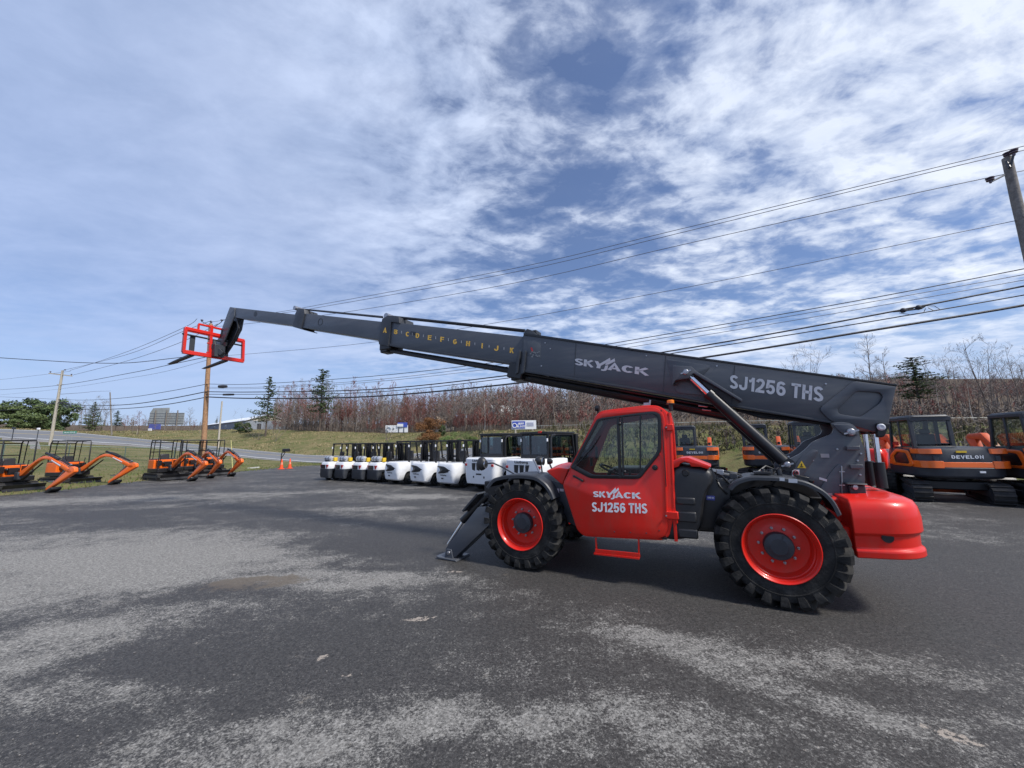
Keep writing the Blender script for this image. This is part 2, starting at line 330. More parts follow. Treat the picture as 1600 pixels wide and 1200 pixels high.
# --- wheels
RT_, WT = .684, .20
def tyre_mesh():
    mb = MB(); R0 = .612
    pr = [(.375, -.16), (.385, -.185), (.44, -.195), (.52, -.2), (.58, -.192), (.60, -.165), (R0, -.12), (R0, .12), (.60, .165), (.58, .192), (.52, .2), (.44, .195), (.385, .185), (.375, .16)]
    mb.lathe(pr+[pr[0]], (0,0,0), (0,1,0), 64, False)
    nl = 21
    def pp(th, y, r_): return Vector((math.cos(th)*r_, y, math.sin(th)*r_))
    for sd_ in (-1, 1):
        for k in range(nl):
            t0 = 2*math.pi*(k+(.5 if sd_ > 0 else 0))/nl; sk = .20; hw0, hw1 = .056, .092
            st = [(0.0-.015, 0., hw0, .6, RT_), (.07, .35, hw0*1.05, .6, RT_), (.13, .72, hw1*.95, .6, RT_-.002), (.178, 1., hw1, .58, RT_-.012), (.200, 1.08, hw1*.95, .52, .63), (.198, 1.12, hw1*.75, .49, .535)]
            loops = []
            for y, a, hw, rb, rt_ in st:
                c = t0+sk*a; yy = sd_*y
                if y > .19: loops.append([pp(c-hw, sd_*.185, rb), pp(c+hw, sd_*.185, rb), pp(c+hw*.85, sd_*(y+.012), rt_), pp(c-hw*.85, sd_*(y+.012), rt_)])
                else: loops.append([pp(c-hw, yy, rb), pp(c+hw, yy, rb), pp(c+hw*.82, yy, rt_), pp(c-hw*.82, yy, rt_)])
            mb.loft(loops)
    # raised side ribs
    for sd_ in (-1, 1): mb.lathe([(.50, .198*sd_), (.505, .206*sd_), (.515, .206*sd_), (.52, .198*sd_)], (0,0,0), (0,1,0), 64, False)
    return mb.mesh('wheel', RUB, 30)
TYRE = tyre_mesh()
mb = MB(); mb.lathe([(.372, .172), (.388, .190), (.392, .205), (.384, .212), (.374, .205), (.362, .175), (.352, .165), (.345, .12), (.335, .11), (.325, .04), (.312, .02), (.24, .012), (.22, .018), (.0, .018)], (0,0,0), (0,1,0), 56, False)
mb.lathe([(.372, -.172), (.39, -.2), (.36, -.19), (.33, -.05), (0, -.05)], (0,0,0), (0,1,0), 40, False); RIM = mb.mesh('rim', RED, 35)
mb = MB(); mb.lathe([(.155, .02), (.155, .10), (.148, .112), (.10, .118), (.09, .125), (.0, .125)], (0,0,0), (0,1,0), 36, False)
for k in range(3):
    a = k*2.1; mb.bar((math.cos(a)*.05, .126, math.sin(a)*.05), (math.cos(a)*.14, .120, math.sin(a)*.14), .006, .006)
HUB = mb.mesh('hub_cap', CHAR, 35)
mb = MB(); mb.lathe([(.017, .0), (.017, .025), (.011, .028), (.010, .045), (0, .045)], (0,0,0), (0,1,0), 6, False); NUT = mb.mesh('wheel_nut', STEEL, 30)
for ax in (0., WB):
    for sd_ in (1, -1):
        wh = link('wheel', TYRE, TH); wh.location = (ax-.012, 1.025*sd_, RT_-.008); wh.rotation_euler = (0, R(7+ax*9), 0 if sd_ > 0 else math.pi)
        link('rim', RIM, wh); link('hub_cap', HUB, wh)
        for k in range(10):
            a = 2*math.pi*(k+.3)/10; nu = link('wheel_nut', NUT, wh); nu.location = (math.cos(a)*.2, .016, math.sin(a)*.2)
# axles
for ax in (0., WB):
    mb = MB(); mb.lathe([(.10, -.85), (.13, -.4), (.22, -.18), (.22, .18), (.13, .4), (.10, .85)], (ax, 0, .64), (0,1,0), 20); mb.box((ax, 0, .72), (.3, .8, .16)); mb.build('axle', RED2 if ax else BLACK, TH, .01)
# --- chassis
mb = MB(); mb.box((1.65, .0, .86), (4.7, .86, .46)); mb.box((4.15, 0, .98), (.5, 1.1, .5)); mb.box((-.45, 0, .95), (.9, 1.15, .5)); mb.box((2.95, .55, .95), (.75, .5, .42))
mb.build('chassis', BLACK, TH, .02)
mb = MB(); mb.prism([(4.3, .5, 1.25), (3.3, .5, 1.28), (2.7, .5, 1.28), (2.7, .5, .8), (3.2, .5, .72), (4.35, .5, .85)], (0, -1.0, 0)); mb.build('front_frame', GREY, TH, .015)
# right side engine cowl (far side), seen between tank and tower
mb = MB(); mb.prism([(-.15, -.45, 1.0), (.25, -.45, 1.36), (.95, -.45, 1.47), (2.3, -.45, 1.45), (2.45, -.45, 1.0), (2.2, -.45, .62), (.75, -.45, .62), (.6, -.45, .9)], (0, -.7, 0)); mb.build('engine_cowl', GREY, TH, .03)
# fuel tank with ribs
tank = [L(1050, 733, 1.1), L(1060, 727, 1.1), L(1100, 731, 1.1), L(1112, 736, 1.1), L(1115, 752, 1.1), L(1106, 765, 1.1), L(1100, 785, 1.1), L(1096, 822, 1.1), L(1086, 842, 1.1), L(1052, 845, 1.1), L(1036, 843, 1.1), L(1046, 790, 1.1)]
mb = MB(); tk = roundp(tank, .05, 4)
def shrink(loop, f_):
    cx = sum(p[0] for p in loop)/len(loop); cz = sum(p[1] for p in loop)/len(loop); return [(cx+(p[0]-cx)*f_, cz+(p[1]-cz)*f_) for p in loop]
def lift(loop, y): return [(p[0], y, p[1]) for p in loop]
mb.loft([lift(tk, .45), lift(tk, 1.02), lift(shrink(tk, .98), 1.07), lift(shrink(tk, .92), 1.10), lift(shrink(tk, .8), 1.115)])
ft = mb.build('fuel_tank', PLAST, TH)
mb = MB()
for z0, z1 in ((.66, .80), (.86, 1.02), (1.08, 1.2)):
    xa = L(1054, 800, 1.1)[0]; mb.box(((xa+.78)/2+.02, 1.1, (z0+z1)/2), (.24, .06, z1-z0-.02))
mb.build('tank_rib', PLAST, ft, .022)
c = L3(1071, 739, 1.12); mb = MB(); mb.lathe([(.045, -.06), (.045, 0), (.035, .02), (0, .02)], c, (0,1,0), 16); mb.build('filler_cap', BLACK, ft)
# red shroud above the tank, running back
rp = [L(1048, 733, 1.12), L(1050, 721, 1.12), L(1062, 716, 1.12), L(1075, 715, 1.12), L(1111, 729, 1.12), L(1106, 733, 1.12), L(1094, 729.5, 1.12), L(1080, 729, 1.12), L(1077, 724, 1.12), L(1070, 721.5, 1.12), L(1063, 724, 1.12), L(1060, 729, 1.12)]
plate('rear_shroud', [rp], 1.12, .5, RED, TH, .008)
# dark side guard behind the tank with blue sticker
plate('side_guard', [[L(1112, 731, .95), L(1120, 745, .95), L(1142, 757, .95), L(1140, 800, .95), L(1120, 826, .95), L(1085, 826, .95), L(1095, 745, .95)]], .97, .93, BLACK, TH, .01)
o = L3(1104, 781, .98); polys2d('sticker', [[(0,0),(1,0),(1,1),(0,1)]], o, L3(1117, 782, .98)-o, L3(1104, 774, .98)-o, mat('blue_sticker', (.05, .06, .3)), TH, .002)
o = L3(1105.5, 778.5, .984); sign('lettering', 'SIG 51', o, L3(1115.5, 779.5, .984)-o, L3(1105.5, 776, .984)-o, LETW, TH)
plate('inner_guard', [[(-.75, .7), (-.72, 1.2), (-.3, 1.42), (.35, 1.42), (.72, 1.2), (.8, .7)]], .56, .52, BLACK, TH, .01); plate('inner_guard', [[(2.6, .6), (2.6, 1.2), (3.0, 1.38), (3.7, 1.38), (4.1, 1.2), (4.1, .8)]], .50, .46, BLACK, TH, .01)
# --- fenders
def fender(name, pts, y0, y1, th=.022, rim=.05):
    lo = LL(pts, y0); loops = []; cx = sum(p[0] for p in lo)/len(lo); cz = min(p[1] for p in lo)-.3
    m_ = roundp([(p[0], p[1]) for p in lo], [0]+[.12]*(len(lo)-2)+[0], 5)
    for x, z in m_:
        d = Vector((x-cx, z-cz)).normalized(); q = (x-d.x*th, z-d.y*th); e = (x-d.x*rim, z-d.y*rim)
        loops.append([(x, y0-.02, z), (x, y1, z), (q[0], y1, q[1]), (q[0], y0-.03, q[1]), (e[0], y0-.02, e[1]), (e[0], y0, e[1]), (x-d.x*.015, y0, z-d.y*.015)])
    return MB().loft(loops).build(name, PLAST if name == 'x' else CHAR, TH)
fender('fender', [(1138, 762), (1147, 752), (1170, 744), (1221, 745), (1262, 752), (1290, 767), (1306, 784), (1316, 804)], 1.2, .6)
fender('fender', [(759, 761), (768, 748), (790, 742), (815, 741), (838, 744), (853, 755), (861, 766), (866, 779)], 1.2, .55, rim=.06)
for a, b in (((1178, 741), (1203, 741)), ((1243, 746), (1262, 750))): MB().bar(L3(*a, .95)+Vector((0, 0, .02)), L3(*b, .95)+Vector((0, 0, .02)), .2, .03).build('fender_bracket', BLACK, TH, .004)
for p in ((1157, 748), (1268, 754), (1145, 756)): MB().lathe([(.025, 0), (.03, .03), (0, .035)], L3(*p, 1.02), (0, .3, 1), 10).build('fender_bolt', BLACK, TH)
# fender stickers
for pa, pb in (((1218, 746), (1226, 751)), ((1232, 748), (1246, 754))):
    o = L3(pa[0], pb[1], 1.205); polys2d('reflector', [[(0,0),(1,0),(1,1),(0,1)]], o, L3(pb[0], pb[1]+.6, 1.205)-o, L3(pa[0], pa[1], 1.205)-o, LETG, TH, .002)
# black hose fitting on the rear fender
mb = MB()
for dx in (-.09, 0, .08): mb.lathe([(.03, 0), (.03, .07), (.022, .09), (0, .09)], L3(1205, 744, .9)+Vector((dx, 0, 0)), (0, 0, 1), 10)
mb.tube([L3(1196, 742, .9), L3(1200, 734, .9), L3(1212, 733, .9), L3(1217, 742, .9)], .014, 6); mb.tube([L3(1207, 742, .85), L3(1215, 731, .8), L3(1222, 735, .7)], .012, 6); mb.build('hose_fitting', BLACK, TH)
# --- cab
CY = 1.13
outer = [(931, 648), (940, 641.5), (1012, 632.5), (1030, 634), (1042, 643), (1046.5, 660), (1051, 790), (1052, 812), (1046, 838), (1036, 845), (912, 838.5), (901, 828), (878.5, 757)]
ol = roundp(LL(outer, CY), [.12, .05, .12, .1, .1, .04, .0, .0, .08, .05, .1, .05, .05], 4)
win = [(934.5, 656), (942, 653.5), (1020, 643.5), (1030, 647), (1032.5, 655), (1032.5, 706), (1000, 747), (924, 746), (894, 730)]
wl = roundp(LL(win, CY), [.02, .04, .05, .05, .03, .08, .06, .06, .03], 4)
door_o = [(933, 651), (941, 645), (1012, 636), (1027, 637.5), (1037, 646), (1040, 660), (1044, 826), (1038, 838), (1028, 841), (914, 835), (904, 826), (881.5, 757)]
dl = roundp(LL(door_o, CY), [.1, .05, .1, .08, .08, .03, .05, .05, .05, .1, .05, .04], 4)
plate('cab_frame', [ol, shrink(wl, 1.03)], CY, CY-.07, RED, TH, .02)
door = plate('door', [dl, wl], CY+.03, CY+.002, RED, TH, .01)
far = [(x, z) for x, z in ol]; fw = shrink([(x, z) for x, z in wl], 1.0)
farw = roundp([(2.40, 1.42), (2.05, 2.19), (1.32, 2.29), (1.25, 2.2), (1.25, 1.42)], .08)
plate('cab_frame', [far, farw], .40, .36, RED2, TH, .01)
def skin(idx, y0, y1, th, name, m, loop=ol):
    loops = []; n = len(loop); cx, cz = 1.7, 1.5
    for k in idx:
        x, z = loop[k % n]; d = Vector((x-cx, z-cz)).normalized()*th; loops.append([(x, y0, z), (x, y1, z), (x-d.x, y1, z-d.y), (x-d.x, y0, z-d.y)])
    return MB().loft(loops).build(name, m, TH)
nO = len(ol)
top = [k for k in range(nO) if ol[k][1] > 2.12 or False]
ks = [k for k in range(nO)]
roof_idx = [k for k in ks if ol[k][1] > 2.15]; skin(roof_idx, CY-.03, .38, .03, 'cab_roof', RED)
rear_idx = [k for k in ks if ol[k][1] <= 2.2 and ol[k][0] < 1.3]
xr = ol[roof_idx[-1]][0]; 
# rear wall: red corner strips, dark window between, red lower panel
mb = MB(); mb.box((xr+.02, .43, 1.75), (.04, .12, .9)); mb.box((xr+.03, .75, .98), (.04, .76, .72)); mb.build('rear_panel', RED, TH, .006)
mb = MB(); mb.box((xr+.03, .76, 1.75), (.012, .64, .8)); mb.build('rear_window', GLASSD, TH)
mb = MB(); mb.tube([L3(1046, 645, CY-.02), L3(1049, 700, CY-.02), L3(1053, 792, CY-.02)], .022, 8); mb.build('hinge_post', RED, TH)
MB().box(L3(1047, 668, CY+.01), (.09, .06, .09)).build('door_hinge', RED, TH, .012)
mb = MB(); mb.box(L3(1050, 805, CY+.01), (.16, .06, .1)); mb.box(L3(1057, 808, CY-.02), (.03, .08, .16)); mb.build('door_hinge', RED, TH, .012)
# floor, windscreen, dash
mb = MB(); mb.box((1.75, .76, .66), (1.05, .74, .06)); mb.prism([(2.6, 1.08, 1.3), (2.42, 1.08, .9), (2.3, 1.08, .66), (2.2, 1.08, .66), (2.25, 1.08, 1.2), (2.5, 1.08, 1.36)], (0, -.7, 0)); mb.build('cab_floor', BLACK, TH, .01)
a = L(881, 752, CY); b = L(931, 650, CY)
mb = MB(); mb.loft([[(a[0]-.03, 1.08, a[1]), (a[0]-.03, .4, a[1]), (a[0]-.04, .4, a[1]), (a[0]-.04, 1.08, a[1])], [(b[0]-.03, 1.08, b[1]), (b[0]-.03, .4, b[1]), (b[0]-.04, .4, b[1]), (b[0]-.04, 1.08, b[1])]]); mb.build('windscreen', GLASS, TH)
gi = shrink(wl, .93)
seal = plate('window_seal', [shrink(wl, 1.02), shrink(wl, .925)], CY+.045, CY+.02, BLACK, door, .004)
mb = MB(); mb.poly(lift(gi, CY+.028)); mb.build('window_glass', GLASS, door, smooth=0)
mb = MB(); mb.bar(L3(965.5, 651, CY+.035), L3(969, 746, CY+.035), .035, .045, (0,1,0)); mb.bar(L3(972, 651, CY+.035), L3(974, 746, CY+.035), .02, .03, (0,1,0)); mb.bar(L3(1000.5, 648, CY+.033), L3(1000.5, 744, CY+.033), .02, .025, (0,1,0)); mb.ball(L3(968, 662, CY+.04), .028, 6); mb.ball(L3(976, 737, CY+.04), .022, 6); mb.build('window_bar', BLACK, door)
mb = MB(); mb.bar(L3(896, 743.5, CY+.06), L3(911, 751.5, CY+.06), .03, .02, (0,1,0)); mb.box(L3(897, 744, CY+.04), (.03, .04, .03)); mb.box(L3(910, 751, CY+.04), (.03, .04, .03)); mb.build('door_handle', BLACK, door, .005)
mb = MB(); mb.lathe([(.036, 0), (.036, .018), (.02, .022), (.018, .03), (0, .03)], L3(1023.5, 730.5, CY+.03), (0,1,0), 20); mb.build('door_lock', BLACK, door)
mb = MB(); mb.bar(L3(1028, 705, CY+.034), L3(1036, 716, CY+.034), .012, .01, (0,1,0)); mb.bar(L3(1038, 716, CY+.034), L3(1041, 800, CY+.034), .01, .008, (0,1,0)); mb.build('door_trim', RED, door)
# far side glazing, seat, wheel, pillar
mb = MB(); mb.poly(lift(farw, .38)); mb.build('far_window', GLASS, TH, smooth=0)
mb = MB(); mb.box((1.52, .76, 1.22), (.46, .46, .12)); mb.box((1.24, .76, 1.42), (.12, .42, .42), Matrix.Rotation(R(-10), 3, 'Y')); mb.box((1.5, .76, .95), (.36, .36, .5)); mb.build('seat', PLAST, TH, .05)
st = Vector((2.0, .76, 1.50)); sa = Vector((-.42, 0, .9)).normalized(); mb = MB(); u_ = sa.cross(Vector((0,1,0))).normalized(); ring = [st+(u_*math.cos(q)+Vector((0,1,0))*math.sin(q))*.18 for q in [2*math.pi*k/28 for k in range(29)]]
mb.tube(ring, .016, 8); mb.tube([st+Vector((0,.17,0)), st-Vector((0,.17,0))], .012, 6); mb.tube([st, st-sa*.5], .03, 8); mb.build('steering_wheel', BLACK, TH)
mb = MB(); mb.box((2.22, .75, 1.28), (.3, .5, .2)); mb.box((1.6, .5, 1.25), (.5, .1, .18)); mb.tube([(1.75, .52, 1.3), (1.78, .52, 1.48)], .02, 6); mb.build('dashboard', BLACK, TH, .04)
mb = MB(); mb.box((2.38, .48, 1.6), (.03, .1, .14)); mb.box((2.3, .42, 1.75), (.03, .12, .2)); mb.build('cab_mirror', BLACK, TH, .02)
# lettering on the door
def skyjack(bl, br, tl, y, m, par):
    o = L3(*bl, y); ex = L3(*br, y)-o; ey = L3(*tl, y)-o; gx = ex.copy()
    sign('lettering', 'SK', o, ex*.272, ey, m, par, t=.2, gap=.03)
    sign('lettering', 'ACK', o+ex*.468, ex*.532, ey, m, par, t=.2, gap=.03)
    P_ = [[(.283, 1.0), (.330, 1.0), (.356, .68), (.488, 1.75), (.497, 1.35), (.374, .40), (.368, 0), (.316, 0), (.322, .42)],
          [(.55, 1.75), (.56, 1.35), (.480, .78), (.434, .60), (.438, .86)],
          [(.434, .50), (.474, .66), (.466, .05), (.45, -.18), (.415, -.28), (.383, -.26), (.386, -.05), (.41, -.08), (.424, .05)]]
    polys2d('lettering', P_, o, ex, ey, m, par)
skyjack((926.8, 776.5), (1001.5, 779.5), (926.5, 767.5), CY+.033, LETW, door)
def dtext(s, bl, br, tl, y, m, par, **k):
    o = L3(*bl, y); return sign('lettering', s, o, L3(*br, y)-o, L3(*tl, y)-o, m, par, **k)
dtext('SJ1256 THS', (924.8, 799.3), (1011.5, 802.5), (924.8, 784.6), CY+.033, LETW, door, t=.19)
# beacon, work light, aerial
b0 = L3(1048, 632, .75); mb = MB(); mb.lathe([(.03, -.1), (.03, .0), (.065, .005), (.065, .015), (0, .015)], b0, (0,0,1), 16); bc = mb.build('beacon', BLACK, TH)
mb = MB(); mb.lathe([(.05, .015), (.05, .055), (.042, .065), (0, .065)], b0, (0,0,1), 16); mb.build('beacon_lens', AMB, bc)
mb = MB(); mb.lathe([(.045, -.03), (.05, .0), (.045, .03), (0, .035)], L3(933.5, 638, .9), (1,0,.1), 14); mb.bar(L3(934, 640, .9), L3(934, 648, .9), .02, .02); mb.build('work_light', BLACK, TH)
mb = MB(); mb.tube([L3(1015, 634, .6), L3(1016, 625, .6)], .014, 6); mb.box(L3(1011, 632, .6), (.09, .08, .05)); mb.build('aerial', STEEL, TH)
# step
y_ = 1.12; mb = MB()
for a, b in (((931, 840), (932.5, 862)), ((998, 841), (998.5, 868))): mb.bar(L3(*a, y_), L3(*b, y_), .035, .02)
mb.bar(L3(930, 863, y_), L3(1000, 870.5, y_), .16, .025); mb.bar(L3(930, 860.5, y_+.07), L3(1000, 867.5, y_+.07), .01, .05)
for k in range(12):
    q = L3(930, 863, y_).lerp(L3(1000, 870.5, y_), (k+.5)/12); mb.box(q+Vector((0, .0, .018)), (.02, .15, .012))
mb.build('step', RED, TH, .003)
# front hood and nose beside the cab
hd = [L(854, 736, .95), L(862, 733, .95), L(873, 730.5, .95), L(889, 733, .95), L(880, 758, .95)]
mb = MB(); mb.loft([[(x, .98, z) for x, z in hd], [(x, .5, z+.06) for x, z in hd]]); mb.build('front_hood', RED, TH, .015)
plate('front_side_panel', [[L(852, 748, .93), L(884, 758, .93), L(906, 826, .93), L(880, 812, .93), L(862, 780, .93)]], .93, .88, CHAR, TH, .01)
o = L3(867, 771, .94); polys2d('sticker', [[(0,0),(1,0),(1,1),(0,1)], [(1.2,.5),(2.1,.5),(2.1,1),(1.2,1)]], o, L3(873.5, 771.5, .94)-o, L3(867, 763, .94)-o, mat('pale_sticker', (.5, .42, .45)), TH, .002)
# mirrors and headlamps
def mirror(p, base, y, r_):
    mb = MB(); c = L3(*p, y); b = L3(*base, y-.05); mb.tube([c+Vector((-.05, 0, .0)), c.lerp(b, .35)+Vector((0, 0, .07)), c.lerp(b, .65)+Vector((0, 0, .05)), b], .013, 7); mm = mb.build('mirror_arm', CHAR, TH)
    MB().ball(c, r_, 8).build('mirror', PLAST, mm)
    MB().lathe([(r_[1]*.8, 0), (r_[1]*.8, .012), (0, .012)], c+Vector((-r_[0]*.75, 0, -.01)), (-1, 0, -.05), 16).build('mirror_glass', CHR, mm)
mirror((753, 724.5), (804, 741), 1.05, (.095, .08, .115)); mirror((843, 720), (848, 744), .65, (.085, .08, .075))
mb = MB(); mb.tube([L3(833, 718, .75), L3(836, 722, .75), L3(845, 743, .75)], .016, 7); mb.build('lamp_bracket', STEEL, TH)
mb = MB(); mb.lathe([(.03, -.05), (.045, -.02), (.048, .03), (0, .035)], L3(858.5, 721, .8), (1, .1, -.05), 14); mb.tube([L3(858, 723, .8), L3(862, 732, .8), L3(866, 733, .75)], .014, 6); mb.build('headlamp', BLACK, TH)
mb = MB(); mb.lathe([(.02, -.02), (.03, .03), (0, .035)], L3(757, 730, 1.05), (1, .2, 0), 12); mb.build('indicator_lamp', AMB, TH)
# --- stabiliser legs (one each side)
def stab(sd_):
    yy = 1.12 if sd_ > 0 else -1.12
    foot = gnd(697, 877)-TO; fx = foot.dot(TU); y0 = foot.dot(TV)-.08
    y0 = y0*sd_; ti = y0-.28*sd_
    x_t, z_t = 3.95, .82
    arm = [(fx+.08, .06), (fx+.09, .17), (4.12, .88), (3.9, .92), (3.9, .62), (fx-.11, .05)]
    s_ = plate('stabiliser', [arm], y0-.02*sd_, y0-.06*sd_, GREY, TH, .008)
    plate('stabiliser', [arm], y0-.24*sd_, y0-.28*sd_, GREY, TH, .008)
    mb = MB(); mb.bar((fx+.09, y0-.15*sd_, .14), (4.05, y0-.15*sd_, .93), .2, .03); mb.build('stabiliser', GREY, TH, .006)
    mb = MB(); mb.tube([(fx+.13, y0-.15*sd_, .2), (4.45, y0-.15*sd_, .66)], .028, 12); mb.build('stabiliser_rod', CHR, TH)
    mb = MB(); mb.tube([(4.5, y0-.15*sd_, .62), (4.0, y0-.15*sd_, 1.06)], .06, 14); mb.build('stabiliser_cylinder', BLACK, TH)
    mb = MB(); mb.bar((4.42, y0-.15*sd_, .80), (4.12, y0-.15*sd_, 1.10), .26, .035); mb.build('stabiliser_guard', CHAR, TH, .006)
    mb = MB(); mb.prism([(fx-.19, y0+.05*sd_, 0.005), (fx+.2, y0+.05*sd_, 0.005), (fx+.24, y0+.05*sd_, .05), (fx+.18, y0+.05*sd_, .04), (fx-.16, y0+.05*sd_, .03)], (0, -.42*sd_, 0))
    for dy in (0, -.28): mb.prism([(fx-.08, y0+dy*sd_, .03), (fx+.1, y0+dy*sd_, .03), (fx+.06, y0+dy*sd_, .17), (fx-.04, y0+dy*sd_, .17)], (0, -.025*sd_, 0))
    mb.build('stabiliser_foot', GREY, TH, .008)
    mb = MB(); mb.lathe([(.035, 0), (.03, .015), (0, .02)], (fx+.01, y0+.002*sd_, .11), (0, sd_, 0), 14); mb.build('foot_pin', STEEL, TH)
stab(1); stab(-1)
# --- tower
TY = .40
tw = [(1222, 746), (1218.5, 727), (1230, 719), (1250, 709), (1262, 699), (1270, 690), (1300, 678), (1303, 671), (1298, 661), (1312, 659), (1329, 661), (1340, 669), (1345, 686), (1351, 702), (1352, 778), (1326, 800), (1280, 790)]
twl = roundp(LL(tw, TY), [0, .05, .0, .02, .06, .06, .04, .02, .02, .04, .08, .08, .05, .05, .0, 0, 0], 4)
tower = plate('tower', [twl], TY, TY-.05, GREY, TH, .006); plate('tower', [twl], -.20, -.25, GREY, TH, .006)
# raised rib and pivot plate on the tower face
plate('tower_rib', [roundp(LL([(1236, 735), (1252, 712), (1271, 702), (1279, 704), (1276, 712), (1240, 765), (1232, 765)], TY+.02), .05)], TY+.02, TY, GREY, TH, .008)
plate('tower_rib', [roundp(LL([(1280, 765), (1300, 735), (1311, 724), (1318, 730), (1318, 790), (1285, 790)], TY+.012), .05)], TY+.012, TY, GREY, TH, .006)
plate('pivot_plate', [roundp(LL([(1299, 662), (1329, 663), (1339, 671), (1342, 681), (1326, 682), (1313, 676)], TY+.03), .05)], TY+.03, TY, GREY, TH, .01)
def pin(name, px, y, r_=.045, m=STEEL, par=None):
    c = L3(*px, y); mb = MB(); mb.lathe([(r_, 0), (r_, .02), (r_*.8, .03), (r_*.45, .032), (r_*.4, .04), (0, .04)], c, (0,1,0), 18); mb.bar(c+Vector((-r_*1.7, .02, r_*.5)), c+Vector((r_*1.7, .02, -r_*.5)), .02, .012, (0,1,0)); return mb.build(name, m, par or TH)
pin('pivot_pin', (1329.5, 675), TY+.03); pin('pivot_pin', (1230, 726), .50, .04); pin('pivot_pin', (1071.5, 581.5), .50, .042)
for a, b in (((1322, 700), (1343, 700)), ((1328, 729), (1348, 729))): MB().bar(L3(*a, TY+.03), L3(*b, TY+.03), .05, .05, (0,0,1)).build('tower_bracket', GREY, TH, .006)
mb = MB(); mb.tube([L3(1315, 728, TY+.025), L3(1316, 780, TY+.025)], .008, 6)
for y in (737, 758, 779): mb.bar(L3(1311, y, TY+.025), L3(1320, y, TY+.025), .01, .012)
mb.build('latch', STEEL, TH)
mb = MB(); mb.box(L3(1337, 756, TY+.06), (.20, .12, .02)); mb.box(L3(1339, 766, TY+.04), (.16, .06, .12)); hb = mb.build('tail_lamp_housing', CHAR, TH, .01)
mb = MB(); mb.lathe([(.035, 0), (.03, .03), (0, .035)], L3(1334, 761, TY+.07), (-.4,1,0), 14); mb.build('tail_lamp', STEEL, hb)
# stickers
o = L3(1245.5, 731, TY+.022); ex = L3(1259.5, 731.5, TY+.022)-o; ey = L3(1245.5, 719.5, TY+.022)-o
polys2d('warning_sticker', [[(0,0),(1,0),(.5,1)]], o, ex, ey, YEL, TH, .003)
polys2d('warning_mark', [[(.42,.3),(.58,.3),(.54,.62),(.46,.62)], [(.3,.12),(.7,.12),(.66,.24),(.34,.24)]], o+Vector((0,.004,0)), ex, ey, BLACK, TH, .002)
o = L3(1237.5, 745, TY+.022); ex = L3(1249, 745.5, TY+.022)-o; ey = L3(1237.5, 733.5, TY+.022)-o
polys2d('warning_sticker', [[(0,0),(1,0),(1,1),(0,1)]], o, ex, ey, LETW, TH, .003)
cc = o+ex*.5+ey*.5+Vector((0,.006,0)); mb = MB(); mb.tube([cc+(ex*math.cos(q)+ey*math.sin(q))*.36 for q in [2*math.pi*k/20 for k in range(21)]], .006, 5); mb.bar(cc-ex*.25+ey*.25, cc+ex*.25-ey*.25, .008, .01, (0,1,0)); mb.build('warning_mark', mat('dark_red', (.3, .02, .03)), TH)
mb = MB(); mb.box(cc+Vector((0,-.002,0)), (.05, .003, .035), Matrix.Rotation(.5, 3, 'Y')); mb.build('warning_mark', BLACK, TH)
o = L3(1280, 749, TY+.022); polys2d('sticker', [[(0,0),(1,-.9),(1,0),(0,.9)]], o, L3(1292, 753, TY+.022)-L3(1280, 753, TY+.022), L3(1280, 745, TY+.022)-o, LETG, TH, .002)
# --- counterweight
def plan(x0, x1, hw, rr, n=8):
    p = [(x0, -hw), ]; 
    for a in range(n+1):
        q = math.pi/2*a/n; p.append((x1+rr-rr*math.sin(q), -hw+rr-rr*math.cos(q)))
    for a in range(n+1):
        q = math.pi/2*a/n; p.append((x1+rr-rr*math.cos(q), hw-rr+rr*math.sin(q)))
    p.append((x0, hw)); return p
mb = MB(); loops = []
XF = -.74
for z, hw, xb in ((.615, 1.055, -1.425), (.69, 1.055, -1.425), (.715, 1.03, -1.40), (.855, 1.03, -1.405), (.87, 1.05, -1.43), (1.03, 1.05, -1.43), (1.13, 1.04, -1.415), (1.19, 1.015, -1.39), (1.225, .975, -1.335), (1.24, .90, -1.25)):
    loops.append([(x, y, z+(-x-.74)*.055) for x, y in plan(XF if z < 1.2 else XF-(z-1.2)*.3, xb, hw, .38)])
mb.loft(loops); cw = mb.build('counterweight', RED, TH, .012, 40)
mb = MB(); mb.prism([(-.45, .95, .95), (-.75, .95, .92), (-.75, .95, .62), (-.60, .95, .62)], (0, -1.9, 0)); mb.prism([(-.60, .62, 1.20), (-.8, .62, 1.21), (-.8, .62, .9), (-.45, .62, .9)], (0, -1.24, 0)); mb.build('counterweight_shoulder', RED, cw, .03)
mb = MB(); hc = L3(1387, 840, 1.028); mb.lathe([(.055, -.1), (.055, .006), (.0, .006)], hc, (-.15, 1, 0), 24); mb.build('hole_shade_disc', BLACK, cw)  # black disc just proud of the side, painting the dark inside of a hole
# --- boom
BY = .30
base = [(818, 522), (980, 545.2), (1401, 602), (1389, 661), (1381, 672), (1366, 675), (1340, 668), (1299, 660.5), (1158, 637), (980, 606), (817, 579.5)]
boom = plate('boom', [LL(base, BY)], BY, -.20, GREY, TH, .01)
rp = roundp(LL([(1333.5, 595), (1400, 604), (1388.5, 661), (1383, 671), (1366, 675.5), (1340, 667), (1299, 659), (1279, 639)], BY+.025), [.05, .02, .03, .05, .05, .03, .06, .06], 4)
rec = roundp(LL([(1338, 611), (1374, 613), (1380, 619), (1375, 630), (1344, 652), (1311, 647), (1308, 640)], BY+.025), .04, 4)
plate('boom_side_plate', [rp, rec], BY+.03, BY, GREY, boom, .01)
plate('boom_edge', [LL([(818, 520), (980, 543.2), (1402, 600.2), (1401, 603.2), (980, 546.6), (818, 523.6)], BY+.012)], BY+.014, -.21, BLACK, boom, .003)
